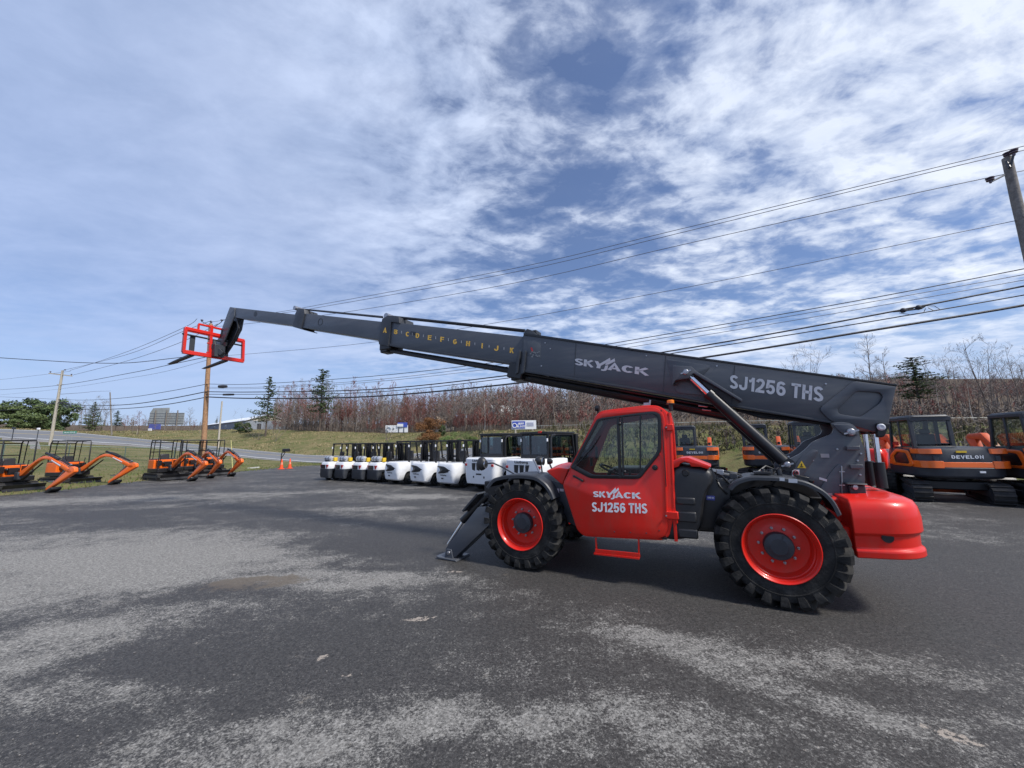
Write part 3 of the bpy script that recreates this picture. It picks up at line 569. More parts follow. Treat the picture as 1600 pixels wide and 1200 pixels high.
plate('boom_edge', [LL([(980, 603.5), (1158, 634.5), (1299, 658), (1299, 661.5), (1158, 638), (980, 607.5), (817, 581), (817, 577.5)], BY+.012)], BY+.014, BY-.02, CHAR, boom, .003)
plate('boom_side_plate', [roundp(LL([(1041, 561), (1108, 570.5), (1109, 575), (1103, 581), (1092, 592), (1120, 620), (1059, 614), (1050, 598)], BY+.015), .03)], BY+.015, BY, GREY, boom, .005)
lug = roundp(LL([(1051, 571), (1080, 572.5), (1088, 580), (1160, 624), (1159, 628), (1083, 583), (1076, 591), (1055, 594), (1051, 602)], BY+.2), .02)
plate('cylinder_lug', [lug], BY+.2, BY, GREY, boom, .008)
# rear lug of the boom
lg = roundp(LL([(1371, 672), (1368, 663), (1374, 660), (1392, 662), (1386, 671), (1381, 683), (1371, 684)], BY+.07), .03)
plate('rear_lug', [lg], BY+.09, BY, BLACK, boom, .01)
mb = MB(); mb.lathe([(.042, 0), (.042, .015), (.034, .02), (.028, .026), (.015, .026), (0, .022)], L3(1376.5, 667.3, BY+.09), (0,1,0), 24); mb.build('lug_bush', LETG, boom)
skyjack((897.5, 569.8), (1013.5, 587.3), (898.5, 559.5), BY+.003, LETG, boom)
dtext('SJ1256 THS', (1139.5, 606.5), (1286, 628.3), (1141, 585.5), BY+.003, LETG, boom, t=.19)
mb = MB(); mb.bar(L3(830, 543, BY+.003), L3(832, 549, BY+.003), .03, .004, (0,1,0)); mb.build('boom_sticker', mat('red_sticker', (.5, .03, .03)), boom)
mb = MB(); rnd = random.Random(4)
for k in range(14): mb.box(L3(828+rnd.random()*16, 549+rnd.random()*9, BY+.003), (.03, .004, .02))
mb.build('boom_sticker', mat('faded_sticker', (.2, .21, .22)), boom)
plate('boom_sticker', [LL([(824, 530), (845, 533), (845, 560), (824, 556)], BY+.002)], BY+.0025, BY, mat('sticker_film', (.075, .085, .10)), boom, .0003)
# second section with the letters
B2 = BY-.035
s2 = [(596, 501.5), (623, 504.5), (818, 526), (830, 530), (830, 577), (803, 568), (619, 541), (594, 536)]
sec2 = plate('boom_section', [LL(s2, B2)], B2, -.165, GREY, TH, .008)
plate('boom_edge', [LL([(594, 534.5), (619, 539.3), (815, 568.5), (815, 571.5), (619, 542.5), (593, 537)], B2+.015)], B2+.02, B2-.02, CHAR, sec2, .003)
letters = [('A', 601.2, 516), ('B', 618, 518.2), ('C', 636.5, 521.8), ('D', 652, 524.2), ('E', 671, 527.3), ('F', 690.5, 530), ('G', 710.5, 533.7), ('H', 731, 536.5), ('I', 753, 540), ('J', 775.3, 543.8), ('K', 799.5, 547.3)]
for k, (ch, x, y) in enumerate(letters):
    w_ = (1.0 if ch == 'I' else 5.2)+k*.09; h_ = 7.0+k*.12; yb = B2+(.043 if k == 0 else .002); o = L3(x-w_/2, y+h_/2, yb)
    sign('lettering', ch, o, L3(x+w_/2, y+h_/2+.6, yb)-o, L3(x-w_/2+.6, y-h_/2, yb)-o, LETY, sec2, t=.2 if ch != 'I' else .2)
    if k < 10:
        x2, y2 = (x+letters[k+1][1])/2, (y+letters[k+1][2])/2-1; mb = MB(); mb.bar(L3(x2, y2-2, B2+.002), L3(x2, y2+2, B2+.002), .008, .003, (0,1,0)); mb.build('length_mark', LETG, sec2)
plate('boom_slot', [roundp(LL([(641, 517.5), (650, 518.7), (650, 524), (641, 523)], B2+.001), .03)], B2+.002, B2-.03, BLACK, sec2, .001)
plate('boom_collar', [LL([(597, 498), (606, 492.5), (623, 495), (624, 504.5), (611, 503), (606, 541), (592, 538), (591, 533)], B2+.04)], B2+.04, -.2, CHAR, sec2, .008)
# third
B3 = BY-.07
s3 = [(467, 488.5), (475, 489.5), (600, 503), (610, 504), (610, 535), (590, 530.5), (478, 513), (459, 510)]
sec3 = plate('boom_section', [LL(s3, B3)], B3, -.13, GREY, TH, .008)
plate('boom_collar', [LL([(461, 490), (466, 481), (475, 483), (476, 490), (470, 513), (475, 514.5), (474, 515.5), (457, 510.5)], B3+.03)], B3+.03, -.16, CHAR, sec3, .006)
mb = MB(); mb.lathe([(.10, -.003), (.10, .004), (.08, .004)], L3(500.5, 503, B3), (0,1,0), 20, False); mb.build('boom_hole', BLACK, sec3)
# tip section and head
B4 = BY-.10
s4 = [(359, 479.5), (366, 480.5), (461, 491.3), (470, 492), (470, 511), (456, 508.3), (378, 498), (357, 494)]
sec4 = plate('boom_section', [LL(s4, B4)], B4, -.10, GREY, TH, .008)
mb = MB(); mb.lathe([(.085, -.003), (.085, .004), (0, .004)], L3(399, 490.5, B4), (0,1,0), 20); mb.build('boom_hole', BLACK, sec4)
hp = [(359, 479.5), (367, 481), (369, 494), (378, 499), (375, 507), (372, 520), (365, 533), (356, 548), (351, 559), (342, 559), (331, 556.5), (327, 551), (343, 525), (349, 506)]
def head(y0, y1, m): return plate('boom_head', [LL(hp, B4+.02)], y0, y1, m, sec4, .01)
hn = [(359, 479.5), (367, 481), (366, 494), (360, 508), (350, 532), (338, 556), (331, 557), (326, 552), (343, 525), (349, 506)]
plate('boom_head', [roundp(LL(hn, B4+.02), .03)], B4+.02, B4-.02, GREY, sec4, .01)
hf = [(366, 481), (372, 484), (379, 499), (376, 515), (366, 534), (354, 552), (340, 558), (346, 530), (358, 505)]
plate('boom_head', [roundp(LL(hf, .02), .02)], .02, -.03, CHAR, sec4, .01)
xh, zh = L(350, 540, B4); mb = MB(); mb.tube([L3(362, 500, .08), L3(352, 530, .08)], .085, 14); mb.tube([L3(352, 530, .08), L3(345, 552, .08)], .05, 12); mb.build('tilt_cylinder', BLACK, sec4)
mb = MB(); mb.tube([L3(371, 500, .15), L3(373, 513, .2), L3(366, 530, .2), L3(358, 542, .15)], .03, 6); mb.tube([L3(372, 503, .1), L3(376, 515, .1), L3(369, 533, .1)], .025, 6); mb.box(L3(346, 520, B4+.03), (.04, .02, .22)); mb.box(L3(352, 538, B4+.04), (.12, .05, .12)); mb.build('hose', BLACK, sec4)
mb = MB(); mb.lathe([(.09, -.02), (.09, .04), (.05, .06), (0, .06)], L3(343.5, 555, B4+.02), (0,1,0), 18); mb.build('tilt_pin', RED2, sec4)
# tension rods above and cylinders below the sections
mb = MB(); mb.tube([L3(607, 494.5, .12), L3(820, 517, .12)], .035, 8); mb.tube([L3(474, 483.5, .1), L3(598, 496, .1)], .022, 8); mb.build('boom_chain', BLACK, TH)
mb = MB(); mb.tube([L3(474, 482.7, -.02), L3(598, 494.5, -.02)], .014, 6); mb.tube([L3(611, 548.5, .16), L3(803, 580, .16)], .030, 8); mb.tube([L3(611, 546, .04), L3(803, 577.5, .04)], .030, 8); mb.tube([L3(611, 550, -.05), L3(803, 583, -.05)], .025, 8); mb.build('extension_rod', CHAR, TH)
mb = MB(); mb.box(L3(608, 543, .1), (.35, .3, .18)); mb.box(L3(605, 548, .1), (.22, .26, .14)); mb.build('rod_bracket', BLACK, TH, .03)
mb = MB(); mb.lathe([(.07, -.15), (.07, .15)], L3(610, 496, .12), (0,1,0), 16); mb.lathe([(.06, -.1), (.06, .2)], L3(470, 484, .0), (0,1,0), 16); mb.build('sheave', STEEL, TH)
plate('boom_collar', [roundp(LL([(816, 528), (820, 518), (823, 513.5), (831, 516), (839, 523), (842, 527), (826, 529)], BY-.05), .02)], BY-.05, -.1, CHAR, boom, .008)
mb = MB(); mb.box(L3(836, 521.5, .1), (.16, .25, .08)); mb.build('rod_bracket', BLACK, TH, .01)
for xa in (806.5, 815.5): plate('boom_collar', [roundp(LL([(xa-1.5, 585), (xa+2, 553), (xa+5, 547), (xa+6.5, 549), (xa+3, 583)], BY+.03), .02)], BY+.04, BY-.02, CHAR, boom, .006)
mb = MB(); mb.box(L3(812, 580, .1)-Vector((0, 0, .02)), (.32, .42, .3), Matrix.Rotation(R(-15), 3, 'Y')); mb.box(L3(811, 590, .1), (.22, .3, .14)); mb.ball(L3(800, 580, .15), .08, 6); mb.build('rod_bracket', BLACK, TH, .02)
# under-boom cylinder and hose tray
mb = MB(); mb.tube([L3(818, 589, .08), L3(1100, 642, .08), L3(1150, 652, .08)], .085, 12); mb.tube([L3(818, 583, .22), L3(1130, 638, .22), L3(1290, 662, .22)], .026, 7); mb.tube([L3(830, 590, .2), L3(1000, 622, .2), L3(1130, 646, .2)], .03, 7)
mb.tube([L3(1150, 640, .24), L3(1190, 652, .24), L3(1240, 656, .24), L3(1300, 664, .2)], .02, 7); mb.tube([L3(870, 591, .26), L3(1135, 640, .26)], .016, 6); mb.build('under_boom_cylinder', BLACK, TH)
mb = MB(); mb.tube([L3(833, 582, .24), L3(858, 587.5, .24)], .012, 6); mb.tube([L3(903, 593.5, .255), L3(984, 608, .255)], .008, 6); mb.tube([L3(988, 609, .255), L3(1005, 611.5, .255)], .007, 6); mb.build('hose_pipe', STEEL, TH)
for p in ((1097, 634), (1103, 640)): MB().tube([L3(p[0]-6, p[1], .3), L3(p[0]+8, p[1]+1.5, .3)], .012, 6).build('hose_pipe', STEEL, TH)
# main lift cylinders
for yy in (.44, -.33):
    a = L3(1071.5, 581.5, .44); b = L3(1230, 726, .44); j = L3(1106, 614.5, .44); e = a.lerp(b, .965); a.y = b.y = j.y = e.y = yy
    mb = MB(); mb.tube([j, e], .078, 24); d = (e-j).normalized(); mb.tube([j-d*.0, j+d*.07], .086, 24); mb.lathe([(.085, -.05), (.085, .05)], b, (0,1,0), 20); lc = mb.build('lift_cylinder', BLACK, TH)
    MB().tube([a.lerp(j, .15), j], .046, 20).build('lift_rod', CHR, lc); mb = MB(); mb.lathe([(.075, -.05), (.075, .05)], a, (0,1,0), 20); mb.bar(a, a.lerp(j, .3), .09, .1); mb.build('rod_eye', BLACK, lc, .01)
# levelling cylinders at the tail
for k, yy in enumerate((.18, -.12)):
    pa, pb = (1373.5, 722), (1376, 684); dx = L3(*pa, .2); tp = L3(*pb, .2)
    x = dx.x+(.0 if k == 0 else 0.02); mb = MB(); mb.tube([(x, yy, 1.30), (x, yy, 1.62)], .058, 18); c_ = mb.build('tail_cylinder', BLACK, TH)
    MB().tube([(x, yy, 1.6), (x-.01, yy, 2.06)], .03, 14).build('tail_rod', CHR, c_); mb = MB(); mb.box((x-.01, yy, 2.05), (.12, .12, .14)); mb.build('rod_eye', BLACK, c_, .02)
mb = MB()
for k in range(5):
    yy = .3-.1*k; mb.tube([(-.80, yy-.2, 1.3), (-.85-.03*k, yy-.1, 1.5), (-.72-.02*k, yy, 1.72), (-.62, yy, 1.8)], .022, 7)
mb.build('hose', BLACK, TH)
# --- fork carriage
XC = 14.8; AX = Vector((1, 0, 0))
tl = LX(289, 512, XC); bl = LX(285, 550, XC); tr = LX(381, 532, XC); br = LX(380, 565, XC)
def cpt(a, b): return tl.lerp(tr, a).lerp(bl.lerp(br, a), b)      # a across, b down
cr = MB()
cr.bar(cpt(0, .02), cpt(1, .02), .10, .10); cr.bar(cpt(0, .98), cpt(1, .98), .10, .12)
for a in (.012, .988): cr.bar(cpt(a, 0), cpt(a, 1), .10, .08, (0,1,0))
for a in (.415, .60): cr.bar(cpt(a, 0 if a > .5 else -.35), cpt(a, 1 if a < .5 else .5), .08, .08, (0,1,0))
cr.bar(cpt(.2, -.28), cpt(.64, -.28), .06, .06); cr.bar(cpt(.205, -.28), cpt(.205, .02), .06, .05, (0,1,0))
cr.bar(cpt(.0, .10), cpt(1., .10), .06, .05)
for b in (.45, .85): cr.bar(cpt(.36, b), cpt(.42, b), .04, .04)
cf = cr.build('carriage_frame', RED, TH, .008)
mb = MB(); mb.tube([cpt(-.03, .26), cpt(1.0, .26)], .028, 8); mb.build('fork_shaft', BLACK, cf)
mb = MB(); mb.box(cpt(.52, .75)-AX*.1, (.25, .3, .4)); mb.bar(cpt(.45, .5), cpt(.55, .9)-AX*.3, .12, .16); mb.tube([cpt(.47, .3), cpt(.5, .9)-AX*.1], .06, 10); mb.build('quick_hitch', CHAR, cf, .01)
for a in (.145, .70):
    t_ = cpt(a, .24); h_ = cpt(a, 1.06); mb = MB(); mb.bar(t_+AX*.06, h_+AX*.06, .13, .05, (1,0,0)); tip = h_+AX*1.45+Vector((0, 0, -.15))
    w0, w1 = .065, .05; e1 = h_+AX*.03
    mb.loft([[e1+Vector((0, -w0, .03)), e1+Vector((0, w0, .03)), e1+Vector((0, w0, -.03)), e1+Vector((0, -w0, -.03))], [tip+Vector((-.4, -w0, .06)), tip+Vector((-.4, w0, .06)), tip+Vector((-.4, w0, .02)), tip+Vector((-.4, -w0, .02))], [tip+Vector((0, -w1, .008)), tip+Vector((0, w1, .008)), tip+Vector((0, w1, 0)), tip+Vector((0, -w1, 0))]])
    mb.build('fork', CHAR, cf, .004)

# --- small fittings: seams, bolts, hoses and stickers
for a, c in (((1148, 571), (1143, 632)), ((1040, 556), (1036, 612)), ((900, 534), (897, 592))): MB().bar(L3(*a, BY+.002), L3(*c, BY+.002), .012, .006, (0,1,0)).build('weld_seam', CHAR, boom)
for x, y in ((852, 536), (860, 545), (1010, 556), (1120, 572), (1290, 600), (846, 572), (1305, 640)): MB().lathe([(.014, 0), (.012, .01), (0, .012)], L3(x, y, BY), (0,1,0), 8).build('bolt', STEEL, boom)
for x, y in ((960, 832), (985, 833), (1010, 834), (1030, 830)): MB().lathe([(.009, 0), (.008, .008), (0, .01)], L3(x, y-1, CY+.03), (0,1,0), 8).build('bolt', CHAR, door)
for k, (a, m_, c) in enumerate((((1116, 738, .9), (1128, 744, 1.0), (1141, 758, .95)), ((1118, 746, .95), (1125, 760, 1.02), (1136, 772, .98)), ((1120, 735, .8), (1140, 738, .85), (1158, 742, .8)), ((1183, 738, .7), (1196, 728, .6), (1214, 735, .5)), ((1222, 735, .45), (1216, 748, .6), (1205, 752, .8)))):
    MB().tube([L3(*a[:2], a[2]), L3(*m_[:2], m_[2]), L3(*c[:2], c[2])], .013, 6).build('hose', BLACK, TH)
for k, (x, y) in enumerate(((1125, 738), (1131, 752), (1146, 744))): MB().box(L3(x, y, .92), (.09, .06, .07)).build('valve_block', CHAR if k else STEEL, TH, .008)
for a, c, w_, h_ in (((1289, 712), 0, .09, .05), ((1262, 762), 0, .07, .04), ((1297, 775), 0, .05, .07)): MB().box(L3(*a, TY+.014), (w_, .004, h_)).build('sticker', mat('worn_sticker', (.28, .28, .29), .5), TH)
for x, y in ((1232, 700), (1256, 770), (1340, 720), (1344, 742), (1308, 688), (1270, 705), (1345, 695)): MB().lathe([(.014, 0), (.012, .012), (0, .014)], L3(x, y if y > 705 else y+14, TY), (0,1,0), 8).build('bolt', STEEL, TH)
MB().tube([L3(1033, 640, CY+.02), L3(1037, 700, CY+.035), L3(1041, 760, CY+.035)], .006, 5).build('door_seal', BLACK, door)
for x, y in ((1041, 668), (1041, 806)): MB().lathe([(.012, 0), (.01, .012), (0, .014)], L3(x, y, CY+.04), (0,1,0), 8).build('bolt', STEEL, door)
MB().tube([L3(897, 731, CY+.05), L3(925, 700, CY+.05), L3(938, 680, CY+.05)], .006, 5).build('wiper', BLACK, door)
# ------------------------------------------------------------------ ground: yard, terrain, road
TAB = [(-1500, 9, (676, 26), (664, 44), (661, 52), (658, 90), (660, 300)), (-700, 11, (680, 36), (668, 54), (665, 62), (660, 100), (662, 300)), (-300, 13.5, (682, 48), (670, 68), (668, 76), (662, 105), (664, 300)),
 (0, 16.5, (684, 60), (670.5, 80), (669, 86), (664, 110), (662, 300)), (100, 18.6, (689.5, 66), (674.5, 88), (673, 93), (669, 120), (664, 300)), (200, 21.8, (694.5, 70), (684, 92), (673.5, 108), (670, 135), (665, 300)),
 (300, 25, (704, 60), (694, 84), (672.5, 110), (669, 140), (665, 300)), (400, 31, (716, 50), (704.5, 76), (671, 105), (668, 140), (664, 300)), (480, 36, (723, 41.5), (711.5, 65), (673, 98), (669, 140), (664, 300)),
 (600, 33, (727, 36.5), (714, 58), (677, 90), (670, 130), (662, 300)), (700, 29, (721, 34), (704, 50), (675, 70), (667, 110), (655, 260)), (760, 27, (718, 30), (698, 40), (672.5, 50), (660, 100), (650, 240)),
 (850, 24, (703, 28), (677, 33), (670.5, 40), (655, 90), (638, 220)), (1000, 24, (700, 26.5), (674, 30), (668, 34), (648, 90), (622, 230)), (1130, 24.2, (700, 26), (672, 28.5), (665.5, 31), (638, 80), (606, 230)),
 (1250, 20, (700, 23), (672, 25.5), (664, 28), (632, 80), (598, 230)), (1400, 18, (700, 20), (670, 23), (662, 26), (628, 75), (592, 220)), (1600, 16, (700, 18), (668, 21), (661, 24), (626, 70), (592, 220)),
 (2200, 12, (700, 14), (668, 17), (660, 20), (628, 60), (600, 200)), (3400, 8, (705, 9.5), (670, 12), (660, 14), (630, 40), (610, 120))]
def colrow(px):
    for k in range(len(TAB)-1):
        a, b = TAB[k], TAB[k+1]
        if px <= b[0]: break
    t = max(0, min(1, (px-a[0])/(b[0]-a[0]))); lp = lambda u, v: u+(v-u)*t
    lot = lp(a[1], b[1]); rows = []
    g = ray(px, 900); X = g.x/g.y*lot; rows.append(Vector((X, lot, 0)))
    for i in range(2, 7): rows.append(at(px, lp(a[i][0], b[i][0]), lp(a[i][1], b[i][1])))
    return rows
def tz(px, Y):
    r_ = colrow(px); 
    for i in range(len(r_)-1):
        if Y <= r_[i+1].y: break
    t = max(0, min(1.5, (Y-r_[i].y)/(r_[i+1].y-r_[i].y))); z = r_[i].z+(r_[i+1].z-r_[i].z)*t; d = ray(px, 690)
    return Vector((d.x/d.y*Y, Y, max(z, 0)))
rnd = random.Random(11)
def groundmat(name, ca, cb, cc, s1, s2, bump=.6):
    m = bpy.data.materials.new(name); m.use_nodes = True; t = m.node_tree; b = t.nodes['Principled BSDF']; v = t.nodes.new('ShaderNodeTexCoord').outputs['Object']
    c = mixc(t, ramp(t, noise(t, v, s1, 5, .6), [(.4, 0.), (.6, 1.)]), ca, cb); c = mixc(t, ramp(t, noise(t, v, s2, 8, .7), [(.45, 0.), (.65, 1.)]), c, cc)
    t.links.new(c, b.inputs['Base Color']); b.inputs['Roughness'].default_value = .95; b.inputs['Specular IOR Level'].default_value = .15
    bn = t.nodes.new('ShaderNodeBump'); bn.inputs['Strength'].default_value = bump; bn.inputs['Distance'].default_value = .15; t.links.new(noise(t, v, s2*3, 6, .7), bn.inputs['Height']); t.links.new(bn.outputs[0], b.inputs['Normal'])
    MATS[name] = m; return m
GRASS = groundmat('verge_grass', (.095, .115, .038), (.20, .17, .085), (.15, .125, .06), .35, 1.8)
HILLG = groundmat('woodland_floor', (.10, .075, .05), (.075, .06, .04), (.13, .09, .065), .1, .7)
pxs = []
for k in range(len(TAB)-1):
    n = 5 if TAB[k+1][0]-TAB[k][0] < 300 else 10
    pxs += [TAB[k][0]+(TAB[k+1][0]-TAB[k][0])*j/n for j in range(n)]
pxs.append(TAB[-1][0])
from mathutils import noise as mnoise
def terr_cols():
    cols = []
    for px in pxs:
        r_ = colrow(px); c = [Vector((r_[0].x*.93, r_[0].y*.93, -.25))]
        jit = mnoise.noise(Vector((px*.02, 0, 0)))*.5
        c.append(Vector((r_[0].x, r_[0].y+jit, -.03)))
        for i in range(5):
            n = (6, 3, 8, 6, 6)[i]
            for j in range(1, n+1):
                p = r_[i].lerp(r_[i+1], j/n)
                if i in (0, 2): p.z += abs(mnoise.noise(Vector((p.x*.25, p.y*.25, 1))))*.18*math.sin(math.pi*j/n)
                c.append(p)
        q = c[-1]; c.append(Vector((q.x*4, q.y*4, q.z-5))); cols.append(c)
    return cols
cols = terr_cols(); nrow = len(cols[0]); split = 2+6+3+8
for nm, a, b, m in (('grass_bank', 0, split, GRASS), ('woodland_hill', split-1, nrow, HILLG)):
    mb = MB(); mb.loft([c[a:b] for c in cols], False, False); o = mb.build(nm, m, smooth=80); tag(o, kind='structure')
# yard
def yard_mat():
    m = bpy.data.materials.new('yard_asphalt'); m.use_nodes = True; t = m.node_tree; b = t.nodes['Principled BSDF']; v = t.nodes.new('ShaderNodeTexCoord').outputs['Object']
    def blob(px, py, rx, ry, rot, amt):
        c = gnd(px, py); n = t.nodes.new('ShaderNodeMapping'); n.vector_type = 'TEXTURE'; n.inputs[1].default_value = c; n.inputs[2].default_value = (0, 0, R(rot)); n.inputs[3].default_value = (rx, ry, 1)
        t.links.new(v, n.inputs[0]); l = t.nodes.new('ShaderNodeVectorMath'); l.operation = 'LENGTH'; t.links.new(n.outputs[0], l.inputs[0])
        r_ = t.nodes.new('ShaderNodeMapRange'); r_.interpolation_type = 'SMOOTHSTEP'; t.links.new(l.outputs['Value'], r_.inputs[0]); r_.inputs[1].default_value = 1.15; r_.inputs[2].default_value = .45; r_.inputs[4].default_value = amt
        return r_.outputs[0]
    acc = None
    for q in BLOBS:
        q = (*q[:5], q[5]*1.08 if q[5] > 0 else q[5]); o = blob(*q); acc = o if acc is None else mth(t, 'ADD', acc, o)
    n1 = noise(t, mapping(t, v, (0, 0, 0), (0, 0, R(20)), (.6, 1.2, 1)), .55, 5, .55, .3); n2 = noise(t, v, 2.6, 8, .68); n3 = noise(t, v, 14, 8, .75); n4 = noise(t, v, 48, 6, .85)
    s = mth(t, 'ADD', mth(t, 'MULTIPLY', mth(t, 'SUBTRACT', n1, .5), 1.1), mth(t, 'MULTIPLY', mth(t, 'SUBTRACT', n2, .5), 1.25)); s = mth(t, 'ADD', s, mth(t, 'MULTIPLY', mth(t, 'SUBTRACT', n3, .5), 1.25)); s = mth(t, 'ADD', s, mth(t, 'MULTIPLY', mth(t, 'SUBTRACT', n4, .5), 2.6))
    s = mth(t, 'ADD', s, acc); s = mth(t, 'ADD', s, .31)
    f = ramp(t, s, [(.38, 0.), (.50, .4), (.62, 1.)])
    dark = mixc(t, n4, (.024, .0228, .022), (.078, .074, .070)); light = mixc(t, n3, (.165, .160, .150), (.27, .26, .24))
    dark = mixc(t, ramp(t, n1, [(.35, 0.), (.65, .5)]), dark, (.050, .047, .044))
    c = mixc(t, f, dark, light)
    vg = t.nodes.new('ShaderNodeTexVoronoi'); vg.inputs['Scale'].default_value = 75; t.links.new(v, vg.inputs['Vector']); sg = t.nodes.new('ShaderNodeSeparateColor'); t.links.new(vg.outputs['Color'], sg.inputs[0]); c = mixc(t, .9, c, ramp(t, sg.outputs[0], [(0., .55), (1., 1.4)]), 'MULTIPLY')
    c = mixc(t, .9, c, ramp(t, noise(t, v, 26, 7, .8), [(.32, .45), (.5, .95), (.68, 1.6)]), 'MULTIPLY')
    # scattered stones in the surface
    vo = t.nodes.new('ShaderNodeTexVoronoi'); vo.inputs['Scale'].default_value = 55; t.links.new(v, vo.inputs['Vector']); sp = ramp(t, vo.outputs['Distance'], [(.10, 1.), (.22, 0.)]); msk = ramp(t, noise(t, v, 9, 5, .7), [(.48, 0.), (.62, 1.)])
    c = mixc(t, mth(t, 'MULTIPLY', mth(t, 'MULTIPLY', sp, msk), .8), c, (.30, .29, .27))
    br = blob(400, 910, .95, .36, 8, 1.); bn_ = ramp(t, mth(t, 'ADD', br, mth(t, 'ADD', mth(t, 'MULTIPLY', mth(t, 'SUBTRACT', n2, .5), 3.2), mth(t, 'MULTIPLY', mth(t, 'SUBTRACT', n3, .5), 2.))), [(.5, 0.), (.95, .8)]); c = mixc(t, bn_, c, mixc(t, n3, (.085, .068, .05), (.13, .105, .08)))
    for q in ((655, 967, .22, .08, 10), (505, 1027, .10, .05, 50), (545, 1055, .08, .03, 10), (712, 893, .16, .06, 0), (1490, 1150, .2, .08, -40)):
        tn = ramp(t, mth(t, 'ADD', blob(*q, 1.), mth(t, 'MULTIPLY', mth(t, 'SUBTRACT', n3, .5), 5.0)), [(.85, 0.), (1.1, .85)]); c = mixc(t, tn, c, (.36, .31, .26))
    t.links.new(c, b.inputs['Base Color']); b.inputs['Specular IOR Level'].default_value = .35
    rr = t.nodes.new('ShaderNodeMapRange'); t.links.new(f, rr.inputs[0]); rr.inputs[3].default_value = .62; rr.inputs[4].default_value = .9; t.links.new(rr.outputs[0], b.inputs['Roughness'])
    bn = t.nodes.new('ShaderNodeBump'); bn.inputs['Strength'].default_value = .55; bn.inputs['Distance'].default_value = .012; t.links.new(mth(t, 'ADD', noise(t, v, 110, 5, .7), mth(t, 'MULTIPLY', n3, .8)), bn.inputs['Height']); t.links.new(bn.outputs[0], b.inputs['Normal'])
    return m
# worn, dusty patches of the yard surface, plus a strip of shade painted under the telehandler: pixel of the centre, radii in metres, turn, strength
BLOBS = [(60, 900, 3.2, 2.2, 20, .42), (330, 880, 2.6, 1.2, 0, .34), (520, 905, 1.6, .45, 0, .34), (150, 850, 5, 1.6, 0, .30), (250, 960, 1.6, .5, 10, .2), (120, 1090, .9, .3, -10, .22), (760, 1120, .9, .25, 0, .12), (1400, 1040, .9, .3, -20, .12), (1560, 1150, .8, .3, 0, .14), (60, 1010, 1.0, .6, 0, .25), (350, 1170, .9, .35, 0, .22), (560, 1150, 1.2, .4, 10, .24), (1080, 1010, 1.1, .3, -25, .24), (1230, 1080, 1.0, .22, -35, .24), (950, 1130, .9, .35, 10, .18), (560, 795, 2.2, .5, 0, .3), (180, 780, 9, 1.4, 10, .25), (640, 775, 3, .8, -10, .25),
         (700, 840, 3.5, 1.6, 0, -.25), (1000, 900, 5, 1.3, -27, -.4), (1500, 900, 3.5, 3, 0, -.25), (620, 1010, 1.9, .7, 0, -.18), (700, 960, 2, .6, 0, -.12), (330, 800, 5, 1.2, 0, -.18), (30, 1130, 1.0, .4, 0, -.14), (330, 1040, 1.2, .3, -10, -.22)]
mb = MB(); pts = []
for px in [-1500, -700, -300, 0, 100, 200, 300, 400, 480, 600, 700, 760, 850, 1000, 1130, 1250, 1400, 1600, 2200, 3400]:
    p = colrow(px)[0]; pts.append((p.x*1.04, p.y*1.04, 0))
mb.poly([(-45, -25, 0)]+[(45, -25, 0)]+pts[::-1]); yd = mb.build('yard', yard_mat(), smooth=0); tag(yd, kind='structure')
# road
ROAD = mat('road_asphalt', (.15, .155, .165), .85, var=.12, vs=.6, bump=.3, bs=30)
GRAV = mat('gravel', (.20, .19, .18), .95, var=.25, vs=1.2, bump=.5, bs=12)
def strip(name, pa, pb, ra, ta, rb, tb, up, m, n=60):
    A = []; B = []
    for k in range(n+1):
        px = pa+(pb-pa)*k/n; r_ = colrow(px); A.append(r_[ra].lerp(r_[ra+1], ta)+Vector((0, 0, up))); B.append(r_[rb].lerp(r_[rb+1], tb)+Vector((0, 0, up)))
    mb = MB(); mb.loft([[a.lerp(b, j/4) for j in range(5)] for a, b in zip(A, B)], False, False); return tag(mb.build(name, m, smooth=80), kind='structure')
strip('road', -1500, 740, 1, -.0, 1, 1., .05, ROAD, 120)
MARK = mat('road_paint', (.62, .62, .60), .7, var=.1); MARKY = mat('road_paint_yellow', (.5, .38, .12), .7)
strip('road_marking', -1500, 735, 1, .04, 1, .07, .06, MARK, 120); strip('road_marking', -1500, 735, 1, .93, 1, .96, .06, MARK, 120); strip('road_marking', -1500, 735, 1, .49, 1, .51, .06, MARKY, 120)
strip('gravel_shoulder', -1500, 740, 0, .86, 1, 0., .03, GRAV, 80); strip('gravel_drive', -700, 60, 0, .55, 0, .9, .035, GRAV, 20)
# grass blades on the banks
def blades(name, n, pr, fr, h, mats, seed, w_=.02):
    rd = random.Random(seed); obs = []
    for m in mats:
        mb = MB()
        for _ in range(n//len(mats)):
            px = rd.uniform(*pr); r_ = colrow(px); f = rd.uniform(*fr); i = int(f); p = r_[i].lerp(r_[i+1], f-i); dn = mnoise.noise(Vector((p.x*.35, p.y*.35, seed)))
            if dn < -.15: continue
            hh = h*rd.uniform(.4, 1.2)*(.7+dn); a = rd.uniform(0, 6.3); ww = w_*rd.uniform(.6, 1.4)*(1+p.y/30); d = Vector((math.cos(a), math.sin(a), 0))*ww; ln = Vector((rd.gauss(0, .25), rd.gauss(0, .25), 1))*hh
            q = p-Vector((0, 0, .03)); mb.poly([q-d, q+d, q+ln])
        tag(mb.build(name, m, smooth=0), kind='stuff', label='%s along the banks round the yard' % name.replace('_', ' '), cat='grass')
GB1 = mat('grass_green', (.10, .14, .035), .8, var=.3, vs=.6); GB2 = mat('grass_dry', (.27, .22, .12), .85, var=.3, vs=.6); GB3 = mat('grass_olive', (.13, .13, .05), .85, var=.3, vs=.6)
